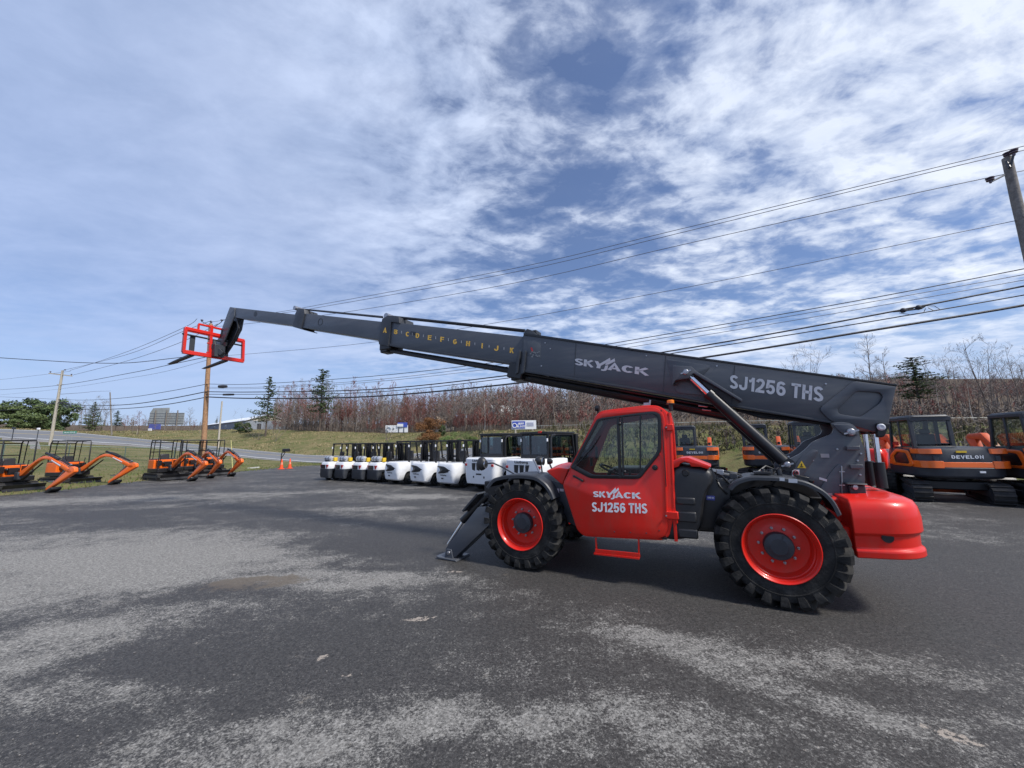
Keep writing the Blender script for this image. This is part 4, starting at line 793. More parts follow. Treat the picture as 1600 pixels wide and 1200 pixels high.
blades('dry_grass', 26000, (800, 1900), (.02, 3.0), .42, [mat('grass_dull', (.15, .125, .065), .85, var=.35, vs=.6), mat('grass_dark', (.065, .072, .028), .85, var=.35, vs=.6)], 3); blades('green_grass', 24000, (-350, 760), (.0, .85), .16, [GB1, GB3], 5, .018); blades('rough_grass', 20000, (-100, 800), (2.0, 3.0), .34, [GB2, GB3, GB2], 8, .03)
# ------------------------------------------------------------------ small machines
def stadium(x0, x1, r_, zc, n=10, r2=None):
    r2 = r2 or r_; p = []
    for k in range(n+1): a = R(-90+180*k/n); p.append((x1+math.cos(a)*r2, zc+math.sin(a)*r2-(r_-r2)))
    for k in range(n+1): a = R(90+180*k/n); p.append((x0+math.cos(a)*r_, zc+math.sin(a)*r_))
    return p
def track(par, L_, h, w_, yc, name='track'):
    r_ = h/2; out = stadium(-L_/2+r_, L_/2-r_, r_-.02, r_, 8); mb = MB()
    inner = stadium(-L_/2+r_, L_/2-r_, r_-.06, r_, 8)
    mb.loft([[(x, yc-w_/2, z) for x, z in out], [(x, yc+w_/2, z) for x, z in out]], False); 
    for s_ in (-1, 1): mb.loft([[(x, yc+s_*w_/2, z) for x, z in out], [(x, yc+s_*w_/2, z) for x, z in inner], [(x, yc+s_*(w_/2-.05), z) for x, z in inner]], False)
    for s_ in (-1, 1): mb.poly([(x, yc+s_*(w_/2-.05), z) for x, z in inner])
    # grousers
    per = []; m = len(out)
    for k in range(m):
        a = Vector((out[k][0], 0, out[k][1])); b = Vector((out[(k+1) % m][0], 0, out[(k+1) % m][1])); per.append((a, b, (b-a).length))
    tot = sum(q[2] for q in per); ng = int(tot/.13); d = 0
    for g in range(ng):
        s_ = tot*g/ng; acc = 0
        for a, b, l in per:
            if acc+l >= s_: break
            acc += l
        dr = (b-a).normalized(); p = a+dr*(s_-acc); nrm = Vector((dr.z, 0, -dr.x)); mb.box((p.x+nrm.x*.012, yc, p.z+nrm.z*.012), (.05, w_, .045), Matrix((dr, Vector((0,1,0)), nrm)).transposed())
    t = mb.build(name, RUBD, par)
    for s_ in (-1, 1):
        mb = MB(); 
        for k, (x, rr) in enumerate([(-L_/2+r_, r_*.62), (L_/2-r_, r_*.62)]): mb.lathe([(rr, -.02), (rr, .02), (rr*.4, .035), (0, .035)], (x, yc+s_*(w_/2-.04), r_), (0, s_, 0), 14)
        mb.box((0, yc+s_*(w_/2-.045), r_*1.05), (L_-2*r_, .05, h*.34)); mb.build('track_frame', CHAR, t, .01)
    return t
def beam(name, pts, y0, y1, m, par, bev=.01): return plate(name, [pts], y0, y1, m, par, bev)
def mini_excavator(loc, rz, label, swing=0):
    sx = lambda P_: [(.85+(q[0]-.85)*1.24 if q[0] > .85 else q[0],)+tuple(q[1:]) for q in P_]
    t = thing('mini_excavator', label, 'excavator', loc, rz, 'small orange excavators along the yard edge')
    for y in (.52, -.52): track(t, 1.75, .42, .25, y)
    MB().box((0, 0, .36), (1.1, .8, .16)).build('undercarriage', BLACK, t, .02)
    mb = MB(); mb.prism([(1.25, -.68, .02), (1.30, -.68, .06), (1.22, -.68, .18), (1.30, -.68, .34), (1.26, -.68, .35), (1.17, -.68, .18)], (0, 1.36, 0)); mb.bar((1.2, .35, .2), (.5, .35, .3), .08, .1); mb.bar((1.2, -.35, .2), (.5, -.35, .3), .08, .1); mb.build('dozer_blade', BLACK, t)
    def deck(z0, z1, r_, xf=.62): return [[(x, y, z) for x, y in roundp([(xf, -.6), (-r_, -.62), (-r_, .62), (xf, .6)], [.08, .42, .42, .08], 6)] for z in (z0, z1)]
    MB().loft(deck(.46, .68, .76)).build('deck', BLACK, t, .02)
    MB().loft([[(x, y, z) for x, y in roundp([(.14, -.6), (-r_, -.61), (-r_, .61), (.14, .6)], [.05, .4, .4, .05], 6)] for z, r_ in ((.64, .77), (1.10, .76), (1.17, .72))]).build('engine_cover', ORG, t, .02)
    MB().loft([[(x, y, z) for x, y in roundp([(-.10, -.56), (-r_, -.56), (-r_, .56), (-.10, .56)], [.05, .36, .36, .05], 6)] for z, r_ in ((1.17, .70), (1.23, .62))]).build('cover_top', CHAR, t, .03)
    mb = MB(); mb.box((-.79, .18, .88), (.03, .34, .30)); mb.build('grille', BLACK, t)
    mb = MB(); mb.box((-.76, 0, .60), (.025, .34, .05)); mb.box((.1, .625, .58), (.28, .012, .05)); mb.build('badge', LETW, t); MB().box((.35, .625, .56), (.14, .012, .10)).build('sticker', YEL, t)
    mb = MB(); mb.box((.1, 0, .98), (.42, .46, .14)); mb.box((-.12, 0, 1.25), (.12, .44, .5), Matrix.Rotation(R(-8), 3, 'Y')); mb.build('seat', PLAST, t, .05)
    mb = MB()
    for y in (.4, -.4): mb.box((.2, y, .98), (.4, .16, .3)); mb.tube([(.35, y, 1.1), (.4, y, 1.36)], .018, 6); mb.ball((.4, y, 1.38), .03, 5)
    mb.box((.5, -.1, .92), (.1, .3, .3)); mb.tube([(.5, .1, .7), (.48, .12, 1.25)], .015, 6); mb.build('controls', BLACK, t, .01)
    mb = MB()
    for y in (.56, -.56): mb.tube([(-.62, y, 1.1), (-.6, y, 2.18), (-.5, y, 2.3), (.58, y, 2.3), (.64, y, 2.24), (.66, y, .7)], .03, 7); mb.tube([(-.05, y, 2.3), (-.12, y, 2.1), (-.2, y, 1.15)], .022, 6); pass
    for x, z in ((-.6, 2.18), (.6, 2.3), (-.61, 1.62), (0, 2.3)): mb.tube([(x, -.56, z), (x, .56, z)], .026, 6)
    mb.v = [(x*.82-.05, y*.94, z) for x, y, z in mb.v]; mb.build('canopy', BLACK, t); MB().box((-.05, 0, 2.325), (1., 1.08, .03)).build('canopy_roof', CHAR, t, .01)
    bo = bpy.data.objects.new('boom', None)
    pv = (.85, .80)
    bm = roundp(sx([(.75, .72), (.95, .70), (1.66, 1.33), (2.0, 1.47), (2.3, 1.42), (3.35, .86), (3.52, .88), (3.48, .98), (2.35, 1.54), (2.0, 1.60), (1.76, 1.50), (.78, .84)]), .06, 3)
    b_ = beam('boom', bm, -.07, .07, ORG, t, .008)
    MB().box((.78, 0, .70), (.26, .26, .34)).build('swing_post', CHAR, t, .03)
    mb = MB(); mb.tube(sx([(.98, .0, .56), (1.45, 0, .92)]), .055, 10); mb.tube(sx([(1.45, 0, .92), (1.9, 0, 1.28)]), .03, 8); mb.tube(sx([(2.0, 0, 1.72), (2.7, 0, 1.44)]), .05, 10); mb.tube(sx([(2.7, 0, 1.44), (3.45, 0, 1.12)]), .028, 8); mb.build('hydraulic_ram', BLACK, t)
    mb = MB(); mb.tube(sx([(.8, .07, .9), (1.7, .07, 1.58), (2.05, .07, 1.70), (2.4, .07, 1.62), (3.3, .07, 1.18)]), .02, 5); mb.build('hose', BLACK, t)
    st = roundp(sx([(3.28, .96), (3.42, 1.14), (3.62, 1.08), (3.66, .9), (3.40, .72), (2.5, .16), (2.40, .05), (2.34, .16)]), .05, 3); d_ = beam('dipper_arm', st, -.07, .07, ORG, t, .012)
    mb = MB(); mb.tube(sx([(3.35, 0, 1.22), (2.9, 0, .72)]), .04, 8); mb.tube(sx([(2.9, 0, .72), (2.68, 0, .5)]), .024, 8); mb.bar((3.14, .06, .5), (2.84, .06, .46), .03, .05); mb.bar((3.14, -.06, .5), (2.84, -.06, .46), .03, .05); mb.build('bucket_link', STEEL, t)
    bk = roundp(sx([(2.60, .16), (2.42, .02), (2.62, .0), (2.82, .14), (2.80, .26)]), .04, 3)
    beam('bucket', bk, -.17, .17, BLACK, t, .01)
    beam('logo', sx([(2.45, 1.38), (2.95, 1.14), (2.97, 1.19), (2.47, 1.43)]), .091, .094, LETW, t, .0005); beam('logo', sx([(2.45, 1.38), (2.95, 1.14), (2.97, 1.19), (2.47, 1.43)]), -.094, -.091, LETW, t, .0005)
    return t
for (px, py, rz, lab) in ((8, 768, -13, 'orange mini excavator cut off by the left edge of the photo, nearest the road fence'), (103, 757, -8, 'orange mini excavator second from the left, arm curled back over the yard edge'),
                          (255, 749.5, -25, 'orange mini excavator left of the fresh wooden pole, in front of two others'), (298, 744.5, -33, 'orange mini excavator half hidden in the middle of the three by the wooden pole'), (327, 742, -31, 'orange mini excavator rightmost of the three by the wooden pole, nearest the cones')):
    mini_excavator(gnd(px, py), R(rz), lab)
# ---------------- forklifts
def fwheel(par, x, y, r_, w_):
    s_ = 1 if y > 0 else -1; mb = MB(); mb.lathe([(r_*.55, -w_/2), (r_*.9, -w_/2), (r_, -w_*.32), (r_, w_*.32), (r_*.9, w_/2), (r_*.55, w_/2)], (x, y, r_), (0, s_, 0), 24, False)
    for k in range(22):
        a = 2*math.pi*k/22; mb.box((x+math.cos(a)*r_, y+s_*w_*.1, r_+math.sin(a)*r_), (.02, w_*.75, r_*.13), Matrix.Rotation(-a, 3, 'Y'))
    t = mb.build('wheel', RUB, par); mb = MB(); mb.lathe([(r_*.56, w_*.4), (r_*.5, w_*.45), (r_*.42, w_*.15), (r_*.2, w_*.12), (r_*.18, w_*.3), (0, w_*.32)], (x, y, r_), (0, s_, 0), 16, False); mb.build('rim', CHAR, t)
def forklift(kind, loc, rz, label, tank=SIL):
    S = {'small': dict(L=2.15, W=1.12, H=2.08, ct=1.06, cr=.25, fr=.30), 'medium': dict(L=2.6, W=1.32, H=2.16, ct=1.12, cr=.27, fr=.36), 'large': dict(L=3.3, W=1.75, H=2.36, ct=1.40, cr=.42, fr=.48)}[kind]
    L_, W, Ht, ct = S['L'], S['W'], S['H'], S['ct']; hw = W/2; lg = kind == 'large'
    t = thing({'small': 'gas_forklift', 'medium': 'forklift', 'large': 'heavy_forklift'}[kind], label, 'forklift', loc, rz, 'white forklifts parked in a row')
    # origin: rear end bottom centre, x forward
    def rr(x0, x1, w_, r_): return roundp([(x1, -w_), (x0, -w_), (x0, w_), (x1, w_)], [.02, r_, r_, .02], 6)
    if kind == 'small':
        lo = [[(x, y, z) for x, y in rr(a, xe, hw*.93, .14)] for z, a, xe in ((.14, .05, .22), (.3, .0, .26), (.56, .0, .30), (.60, .0, .62), (.66, .0, .72))]; MB().loft(lo).build('counterweight', CHAR, t, .02)
        up = [[(x, y, z) for x, y in rr(a, .72, hw*q, .25)] for z, a, q in ((.66, -.005, .94), (.80, .0, .95), (ct-.08, .04, .93), (ct, .12, .86))]; c = MB().loft(up).build('hood', WHITE, t, .02)
        MB().box((-.005, .10, .78), (.03, .50, .22)).build('grille', BLACK, c, .02); 
        for s_ in (1, -1): mb = MB(); mb.prism([(.0-.012, s_*.34, .68), (-.012, s_*.22, .89), (-.012, s_*.44, .89), (-.012, s_*.40, .76)], (.06, 0, 0)); mb.build('tail_lamp', RED2, c)
        MB().lathe([(.0, -.40), (.10, -.39), (.15, -.33), (.155, -.3), (.155, .28), (.13, .35), (.06, .39), (.06, .43), (0, .43)], (.28, 0, ct+.17), (0, 1, 0), 20).build('gas_tank', tank, t)
        mb = MB()
        for y in (-.18, .12): mb.lathe([(.162, -.025), (.162, .025)], (.28, y, ct+.17), (0, 1, 0), 20, False)
        mb.box((.28, 0, ct+.02), (.25, .6, .06)); mb.build('tank_bracket', BLACK, t); MB().box((.42, -.46, ct+.12), (.2, .14, .22)).build('yellow_cap', YEL, t, .02)
    elif kind == 'medium':
        lo = [[(x, y, z) for x, y in rr(a, xe, hw*q, .28)] for z, a, q, xe in ((.20, .14, .80, .38), (.26, .06, .88, .40), (.5, .01, .94, .46), (.62, .0, .96, .56), (.68, .0, .97, .95), (.75, .0, .97, 1.2), (.98, .03, .96, 1.2), (ct-.04, .08, .92, 1.2), (ct, .18, .82, 1.15))]
        c = MB().loft(lo).build('counterweight', WHITE, t, .02)
        sl = [(-.44, .76), (-.42, .94), (-.30, 1.0), (.1, .97), (.52, .80), (.58, .75), (.1, .67), (-.3, .65)]
        def eye(s_):
            mb = MB(); L0 = []
            for y, z in roundp(sl, .06, 3):
                # wraps round the rear corner
                yy = y-.1; x_ = -.03 if abs(yy) < .26 else max(0, abs(yy)-.26)**2*1.35-.03
                L0.append((x_, -yy, z))
            n_ = len(L0)
            cx_ = (-.045, .04, .83)
            mb.loft([L0, [(x+.05, y, z) for x, y, z in L0]], False)
            for k_ in range(n_): mb.poly([L0[k_], L0[(k_+1) % n_], cx_])
            return mb
        eye(1).build('grille', BLACK, c); MB().box((.09, -.50, .80), (.03, .06, .05)).build('tail_lamp', RED2, c)
        sign('lettering', 'LiuGong', (-.012, .22, .56), (0, -.40, 0), (0, 0, .06), CHAR, c, t=.2); MB().box((.0, .1, .44), (.02, .12, .05)).build('tow_slot', BLACK, c)
    else:
        lo = [[(x, y, z) for x, y in rr(a, xe, hw*q, .2)] for z, a, q, xe in ((.32, .03, .93, .50), (.5, .0, .97, .52), (.78, .0, 1., .60), (.90, .0, 1., .78), (.95, .0, 1., 1.5), (1.1, .0, 1., 1.7), (ct-.06, .02, 1., 1.7), (ct, .08, .96, 1.65))]
        c = MB().loft(lo).build('counterweight', WHITE, t, .03)
        for k in range(3):
            y = .28-k*.26; beam_pts = [(-.01, y-.06, .86), (-.01, y+.10, .90), (-.01, y+.12, 1.18), (-.01, y-.1, 1.18)]
            if k == 2: beam_pts = [(-.01, y+.10, .86), (-.01, y-.02, .95), (-.01, y-.08, 1.18), (-.01, y+.1, 1.18)]
            MB().prism(beam_pts, (.03, 0, 0)).build('vent', BLACK, c)
        sign('lettering', 'LiuGong', (-.014, .36, 1.24), (0, -.62, 0), (0, 0, .095), CHAR, c, t=.2)
        mb = MB(); mb.box((0, .0, .72), (.02, .3, .06)); mb.box((0, .3, .6), (.02, .06, .08)); mb.box((0, -.3, .6), (.02, .06, .08)); mb.build('tow_slot', BLACK, c)
        for s_ in (1, -1): MB().box((.01, s_*hw*.86, 1.1), (.04, .12, .1)).build('tail_lamp', RED2, c, .01)
    t.scale = (.95, .95, .94)
    xb = {'small': .42, 'medium': .60, 'large': .90}[kind]; xf = L_-.35
    mb = MB(); mb.box(((.25+xf)/2, 0, .48), (xf-.25, W*.60, .5)); mb.box((xf*.62, 0, .72), (xf*.5, W*.9, .12)); mb.build('chassis', CHAR, t, .02)
    side = MB(); side.box((xb+.85, 0, ct*.80), (.7, W*.84, ct*.36)); side.build('engine_hood', WHITE if kind != 'small' else WHITE, t, .05)
    for s_ in (1, -1): fwheel(t, xb+.12, s_*(hw-.11), S['cr'], .2 if not lg else .3); fwheel(t, xf-.12, s_*(hw-.08), S['fr'], .24 if not lg else .36)
    mb = MB(); mb.box((xb+.85, 0, ct+.08), (.46, .46, .14)); mb.box((xb+.62, 0, ct+.32), (.12, .44, .45)); mb.build('seat', PLAST, t, .05)
    mb = MB(); mb.tube([(xf-.35, 0, ct*.75), (xf-.55, 0, ct+.2)], .03, 6); mb.lathe([(.16, 0), (.17, .015), (.16, .03), (.15, .015), (.16, 0)], (xf-.56, 0, ct+.22), (-.5, 0, .8), 16, False); mb.box((xf-.3, 0, ct*.8), (.18, W*.7, .5)); mb.build('steering_column', BLACK, t, .02)
    # guard or cab
    gx0, gx1 = .70 if not lg else .80, xf-.18; gw = hw*(.86 if not lg else .72); mb = MB()
    for s_ in (1, -1):
        mb.bar((gx0, s_*gw, ct-.1), (gx0+.06, s_*gw, Ht-.02), .07, .07, (1,0,0)); mb.bar((gx1+.12, s_*gw, .8), (gx1-.1, s_*gw, Ht-.02), .06, .06, (1,0,0)); mb.bar((gx0, s_*gw, Ht-.02), (gx1-.08, s_*gw, Ht-.02), .07, .06)
    n = 7
    for k in range(n+1): x = gx0+.03+(gx1-.14-gx0)*k/n; mb.bar((x, -gw, Ht), (x, gw, Ht), .035, .05)
    mb.build('overhead_guard', BLACK, t, .008)
    for s_ in (1, -1): MB().box((gx0-.03, s_*gw, Ht-.25), (.05, .06, .12)).build('rear_lamp', LETW, t, .01)
    if lg:
        mb = MB(); z0_, z1_ = ct+.08, Ht-.08
        for s_ in (1, -1): mb.poly([(gx0+.06, s_*gw, z0_), (gx1-.06, s_*gw, z0_), (gx1-.06, s_*gw, z1_), (gx0+.06, s_*gw, z1_)]); mb.poly([((gx0, gx1)[s_ > 0], gw-.05, z0_), ((gx0, gx1)[s_ > 0], -gw+.05, z0_), ((gx0, gx1)[s_ > 0], -gw+.05, z1_), ((gx0, gx1)[s_ > 0], gw-.05, z1_)]); mb.build('cab_glass', GLASSD, t)
        mb = MB(); mb.box(((gx0+gx1)/2, 0, Ht+.04), (gx1-gx0+.1, gw*2+.1, .08)); mb.bar((gx0-.01, -gw, ct+.08), (gx0-.01, gw, ct+.08), .05, .14); mb.box((gx0-.01, gw*.3, (ct+Ht)/2), (.04, .07, Ht-ct)); mb.build('cab_roof', BLACK, t, .03)
        mb = MB(); mb.tube([(gx0+.1, -gw-.08, ct), (gx0+.1, -gw-.08, Ht-.2), (gx0+.16, -gw-.08, Ht-.08), (gx0+.4, -gw-.08, Ht-.05)], .05, 8); mb.build('exhaust', BLACK, t)
        if 'right one' in label: MB().box((gx0-.05, -gw*.5, Ht+.06), (.08, .14, .08)).build('roof_lamp', RED2, t, .01)
    # mast and carriage
    mb = MB()
    for s_ in (1, -1): mb.box((L_-.2, s_*.36*(W/1.15), Ht*.52), (.18, .13, Ht*.96)); mb.box((L_-.13, s_*.22*(W/1.15), Ht*.52), (.14, .10, Ht*.94)); mb.tube([(L_-.24, s_*.24, .3), (L_-.24, s_*.24, Ht*.92)], .04, 8)
    for z in (Ht*.97, Ht*.62, .35): mb.box((L_-.17, 0, z), (.1, .8*(W/1.15), .09))
    mb.tube([(L_-.26, .0, .3), (L_-.26, 0, Ht*.8)], .045, 8); mb.build('mast', BLACK, t, .006)
    mb = MB(); mb.box((L_-.03, 0, .28), (.05, W*.85, .1)); mb.box((L_-.03, 0, .62), (.05, W*.85, .1))
    for k in range(6): mb.box((L_-.03, W*.4*(k/2.5-1), .85), (.03, .03, .6))
    mb.bar((L_-.03, -W*.42, 1.15), (L_-.03, W*.42, 1.15), .03, .03); mb.build('load_backrest', BLACK, t)
    for s_ in (1, -1): mb = MB(); mb.box((L_+.02, s_*.28, .4), (.04, .1, .6)); mb.box((L_+.55, s_*.28, .08), (1.1, .1, .04)); mb.build('fork', BLACK, t)
    mb = MB(); mb.tube([(gx1, gw+.02, Ht-.2), (gx1+.1, gw+.14, Ht-.3)], .012, 5); mb.box((gx1+.1, gw+.16, Ht-.42), (.03, .12, .2)); mb.build('mirror', BLACK, t)
    return t
HD = math.atan2(.82, .57)
FL = [('small', 505, 750.5, 'white gas forklift with a silver tank, leftmost of the row beside the road'), ('small', 528, 751.5, 'white gas forklift with a silver tank, second from the left end of the row'), ('small', 555.5, 753, 'white gas forklift with a silver tank, third from the left end of the row'), ('small', 580, 754, 'white gas forklift with a yellow valve cap, fourth and last of the gas tank ones'),
      ('medium', 609, 757, 'white forklift with a dark eye shaped grille, next to the gas tank forklifts'), ('medium', 650, 760, 'white forklift with a dark eye shaped grille, between its two twins'), ('medium', 693, 763, 'white forklift with a dark eye shaped grille, just left of the two big cab forklifts'),
      ('large', 748, 768.5, 'big white forklift with three slots, left one of the two with cabs'), ('large', 817, 777, 'big white forklift with three slots, right one behind the mirror of the telehandler')]
for k, (kd, px, py, lab) in enumerate(FL): forklift(kd, gnd(px, py), HD-R(4), lab, SIL)
# ---------------- cab excavators
def cab_excavator(loc, rz, label, word='DEVELON', arm=1, ya=.55):
    t = thing('cab_excavator', label, 'excavator', loc, rz, 'orange and charcoal excavators with cabs')
    for y in (.78, -.78): track(t, 2.5, .56, .4, y).rotation_euler = (0, 0, R(-14))
    MB().box((0, 0, .48), (1.5, 1.3, .25)).build('undercarriage', BLACK, t, .03).rotation_euler = (0, 0, R(-14)); MB().lathe([(.55, 0), (.55, .14)], (0, 0, .56), (0, 0, 1), 24).build('turntable', BLACK, t)
    mb = MB(); mb.prism([(1.5, -.95, .05), (1.56, -.95, .1), (1.48, -.95, .3), (1.56, -.95, .5), (1.5, -.95, .5), (1.42, -.95, .3)], (0, 1.9, 0)); mb.build('dozer_blade', ORD, t).rotation_euler = (0, 0, R(-14))
    def ring(z, xr, hw, r_, xf=1.0): return [(x, y, z) for x, y in roundp([(xf, -hw), (-xr, -hw), (-xr, hw), (xf, hw)], [.1, r_, r_, .1], 8)]
    MB().loft([ring(.70, 1.02, .90, .6), ring(.76, 1.08, .95, .62), ring(1.02, 1.10, .96, .62)]).build('counterweight', CHAR, t, .02)
    MB().loft([ring(1.02, 1.09, .955, .60), ring(1.17, 1.08, .95, .60)]).build('orange_band', ORG, t, .01)
    bd = MB().loft([ring(1.17, 1.07, .94, .6), ring(1.40, 1.05, .93, .58), ring(1.55, .98, .90, .52), ring(1.60, .86, .84, .42)]).build('body', CHAR, t, .02)
    for y in (.62, -.62):
        s_ = 1 if y > 0 else -1; mb = MB(); pth = []
        for k in range(9):
            a = k/8; x = -1.06+.0*a if a < .3 else -1.06+(a-.3)**1.6*1.1; yy = s_*(.52+.43*min(1, a*1.6)); pth.append((x-.004, yy+s_*.012))
        mb.loft([[(x+.03, y_, 1.555-.0*k), (x, y_, 1.41), (x+.04, y_-s_*.03, 1.41), (x+.06, y_-s_*.03, 1.555)] for k, (x, y_) in enumerate(pth)]); mb.build('orange_band', ORG, bd, .004)
        mb = MB(); mb.loft([[(x-.012, y_, 1.20), (x-.02, y_, 1.0), (x+.04, y_-s_*.03, 1.0), (x+.04, y_-s_*.03, 1.20)] for x, y_ in pth]); mb.build('orange_band', ORG, bd, .004)
    # left side: orange frame round the vent
    fr = roundp([(-.55, 1.05), (-.35, 1.5), (.35, 1.54), (.78, 1.3), (.72, 1.0), (-.4, 1.0)], .1, 4)
    fo = shrink(fr, .68); plate('side_frame', [fr, fo], .985, .95, ORG, t, .008); plate('side_vent', [fo], .965, .94, BLACK, t, .004); plate('side_frame', [fr, fo], -.95, -.985, ORG, t, .008)
    if word: sign('lettering', word, (-1.078, .34, 1.275), (0, -.68, 0), (0, 0, .095), LETW, t, t=.19, gap=.14)
    MB().box((-1.05, .1, 1.47), (.04, .22, .055)).build('sticker', YEL, t); MB().box((-1.105, -.25, .9), (.02, .12, .05)).build('sticker', LETW, t)
    for s_ in (1, -1): MB().box((-1.0, s_*.66, 1.26), (.08, .12, .2)).build('tail_lamp', CHAR, t, .02)
    # cab
    y0, y1, x0, x1, z0, z1 = .93, -.05, -.62, .85, 1.3, 2.52; mb = MB(); pw = .09
    for y in (y0-.045, y1+.045):
        mb.bar((x0+.05, y, z0), (x0+.12, y, z1), .10, pw, (1,0,0)); mb.bar((x1, y, 1.0), (x1-.2, y, z1), .08, pw, (1,0,0)); mb.bar((x0+.1, y, z1-.03), (x1-.18, y, z1-.03), pw, .10); mb.bar((.15, y, 1.1), (.15, y, z1), .06, .07, (1,0,0))
    mb.bar((x0+.06, y1, z0+.12), (x0+.06, y0, z0+.12), .08, .42); mb.bar((x0+.1, y1, z1-.05), (x0+.1, y0, z1-.05), .1, .14); mb.bar((x1-.18, y1, z1-.05), (x1-.18, y0, z1-.05), .1, .14); mb.box((.1, (y0+y1)/2, 1.2), (1.4, .94, .3))
    cb = mb.build('cab_frame', CHAR, t, .015)
    MB().loft([[(x, y, z1+.0) for x, y in roundp([(x0+.02, y0), (x1-.12, y0), (x1-.12, y1), (x0+.02, y1)], .12, 4)], [(x, y, z1+.07) for x, y in roundp([(x0+.08, y0-.05), (x1-.18, y0-.05), (x1-.18, y1+.05), (x0+.08, y1+.05)], .1, 4)]]).build('cab_roof', CHAR, t, .02)
    mb = MB(); X_ = x0+.09; mb.poly([(X_, y1+.1, 1.69), (X_, y0-.1, 1.69), (X_, y0-.1, 2.41), (X_, y1+.1, 2.41)])
    for y in (y0-.03, y1+.03): mb.poly([(-.48, y, 1.34), (.72, y, 1.34), (.60, y, 2.45), (-.45, y, 2.45)])
    mb.poly([(x1-.01, y0-.08, 1.1), (x1-.01, y1+.08, 1.1), (x1-.2, y1+.08, 2.45), (x1-.2, y0-.08, 2.45)]); mb.build('cab_glass', GLASS, t)
    mb = MB(); mb.box((.05, .44, 1.5), (.45, .48, .2)); mb.box((-.18, .44, 1.75), (.14, .46, .5)); mb.box((-.2, .44, 2.08), (.1, .26, .16)); mb.box((.5, .44, 1.5), (.15, .6, .4)); mb.build('seat', PLAST, t, .04)
    # boom on the right, folded up
    bm = [roundp([(1.0, 1.0), (1.25, 1.0), (1.75, 1.9), (2.5, 2.45), (3.3, 2.35), (3.3, 2.55), (2.5, 2.75), (1.7, 2.3), (1.3, 1.5)], .15, 3), roundp([(.95, .9), (1.2, .85), (1.45, 1.45), (1.85, 1.80), (2.4, 1.82), (2.4, 1.98), (1.75, 2.02), (1.3, 1.62)], .06, 3)][arm]
    beam('boom', bm, ya-.13, ya+.05, ORD, t, .02)
    tip = (3.2, 2.45) if arm == 0 else (2.3, 1.9); dp = roundp([(tip[0]-.15, tip[1]+.1), (tip[0]+.25, tip[1]), (tip[0]-.45, .7), (tip[0]-.65, .7)], .08, 3)
    beam('dipper_arm', dp, ya-.11, ya+.03, ORD, t, .02); mb = MB(); mb.tube([(1.3, ya-.04, .9), (tip[0]*.6, ya-.04, 1.75)], .06, 10); mb.build('hydraulic_ram', BLACK, t)
    bk = roundp([(tip[0]-.4, .7), (tip[0]-.8, .72), (tip[0]-1.0, .4), (tip[0]-.85, .05), (tip[0]-.4, .05), (tip[0]-.6, .3)], .08, 3); beam('bucket', bk, ya-.4, ya+.32, BLACK, t, .01)
    MB().box((1.05, ya*.5, .9), (.3, .34+abs(ya), .5)).build('swing_post', ORD, t, .03)
    if arm == 2: beam('boom_link', roundp([(-.3, 1.55), (-.1, 1.9), (.12, 2.22), (.3, 2.2), (.32, 1.9), (.1, 1.55)], .06, 3), -.72, -.5, ORD, t, .02)
    return t
def xc(px, Y, rz, lab, **k): d = ray(px, 760); return cab_excavator((d.x/d.y*Y, Y, 0), R(rz), lab, **k)
xc(1482, 12.3, 68, 'orange and charcoal excavator seen whole from behind, right of the red counterweight')
xc(1668, 10.9, 68, 'orange and charcoal excavator cut off by the right edge of the photo')
xc(1292, 15.2, 62, 'dark excavator cab seen only through the gap above the tower plate', word='')
xc(1205, 18.0, 58, 'orange excavator mostly hidden behind the big black lift cylinder', ya=-.5)
xc(1092, 19.0, 62, 'orange excavator peeping out just right of the red telehandler cab', ya=-.55)
# red loader hidden behind the tower
d = ray(1372, 740); t = thing('red_loader', 'red wheeled machine half hidden behind the two chrome rods of the tower', 'loader', (d.x/d.y*14.5, 14.5, 0), R(30))
MB().loft([[(x, y, z) for x, y in roundp([(-.9, -.5), (.9, -.5), (.9, .5), (-.9, .5)], .2, 4)] for z in (.7, 1.35)]+[[(x, y, 1.5) for x, y in roundp([(-.8, -.42), (.8, -.42), (.8, .42), (-.8, .42)], .2, 4)]]).build('hood', RED, t, .03)
MB().box((0, 0, .6), (2.1, .7, .3)).build('chassis', BLACK, t, .03)
for x in (-.75, .75):
    for y in (.62, -.62): fwheel(t, x, y, .42, .34)
beam('lift_arm', roundp([(-.8, 1.2), (-.6, 1.6), (.6, 1.3), (1.3, .6), (1.5, .65), (.7, 1.5), (-.6, 1.8), (-.95, 1.3)], .1, 3), .5, .6, RED, t)
# ------------------------------------------------------------------ poles and wires
def pole(name, label, base, top, r0, r1, m, group=None):
    t = thing(name, label, 'utility pole', base, 0, group); b = Vector((0, 0, -.3)); e = Vector(top)-Vector(base)
    mb = MB(); n = 14; mb.tube([b.lerp(e, k/n)+Vector((mnoise.noise(Vector((k*.7, 1, base[0])))*.02, 0, 0)) for k in range(n+1)], [r0+(r1-r0)*k/n for k in range(n+1)], 14); mb.build('pole_shaft', m, t); return t
def insul(par, c, s=1.):
    mb = MB(); mb.lathe([(.02*s, -.12*s), (.03*s, -.1*s), (.03*s, -.05*s), (.08*s, -.04*s), (.08*s, -.02*s), (.035*s, 0), (.09*s, .02*s), (.09*s, .04*s), (.03*s, .07*s), (0, .08*s)], c, (0, 0, 1), 12); return mb.build('insulator', INS, par)
def at_z(px, py, z): d = ray(px, py); return CAM+d*((z-H)/d.z)
PRT = at_z(1573, 247, 12.2); d_ = ray(1618, 440); PRL = CAM+d_*(PRT.y/d_.y); slope = (PRL-PRT)/(PRL.z-PRT.z); PRB = PRT+slope*(0-PRT.z)
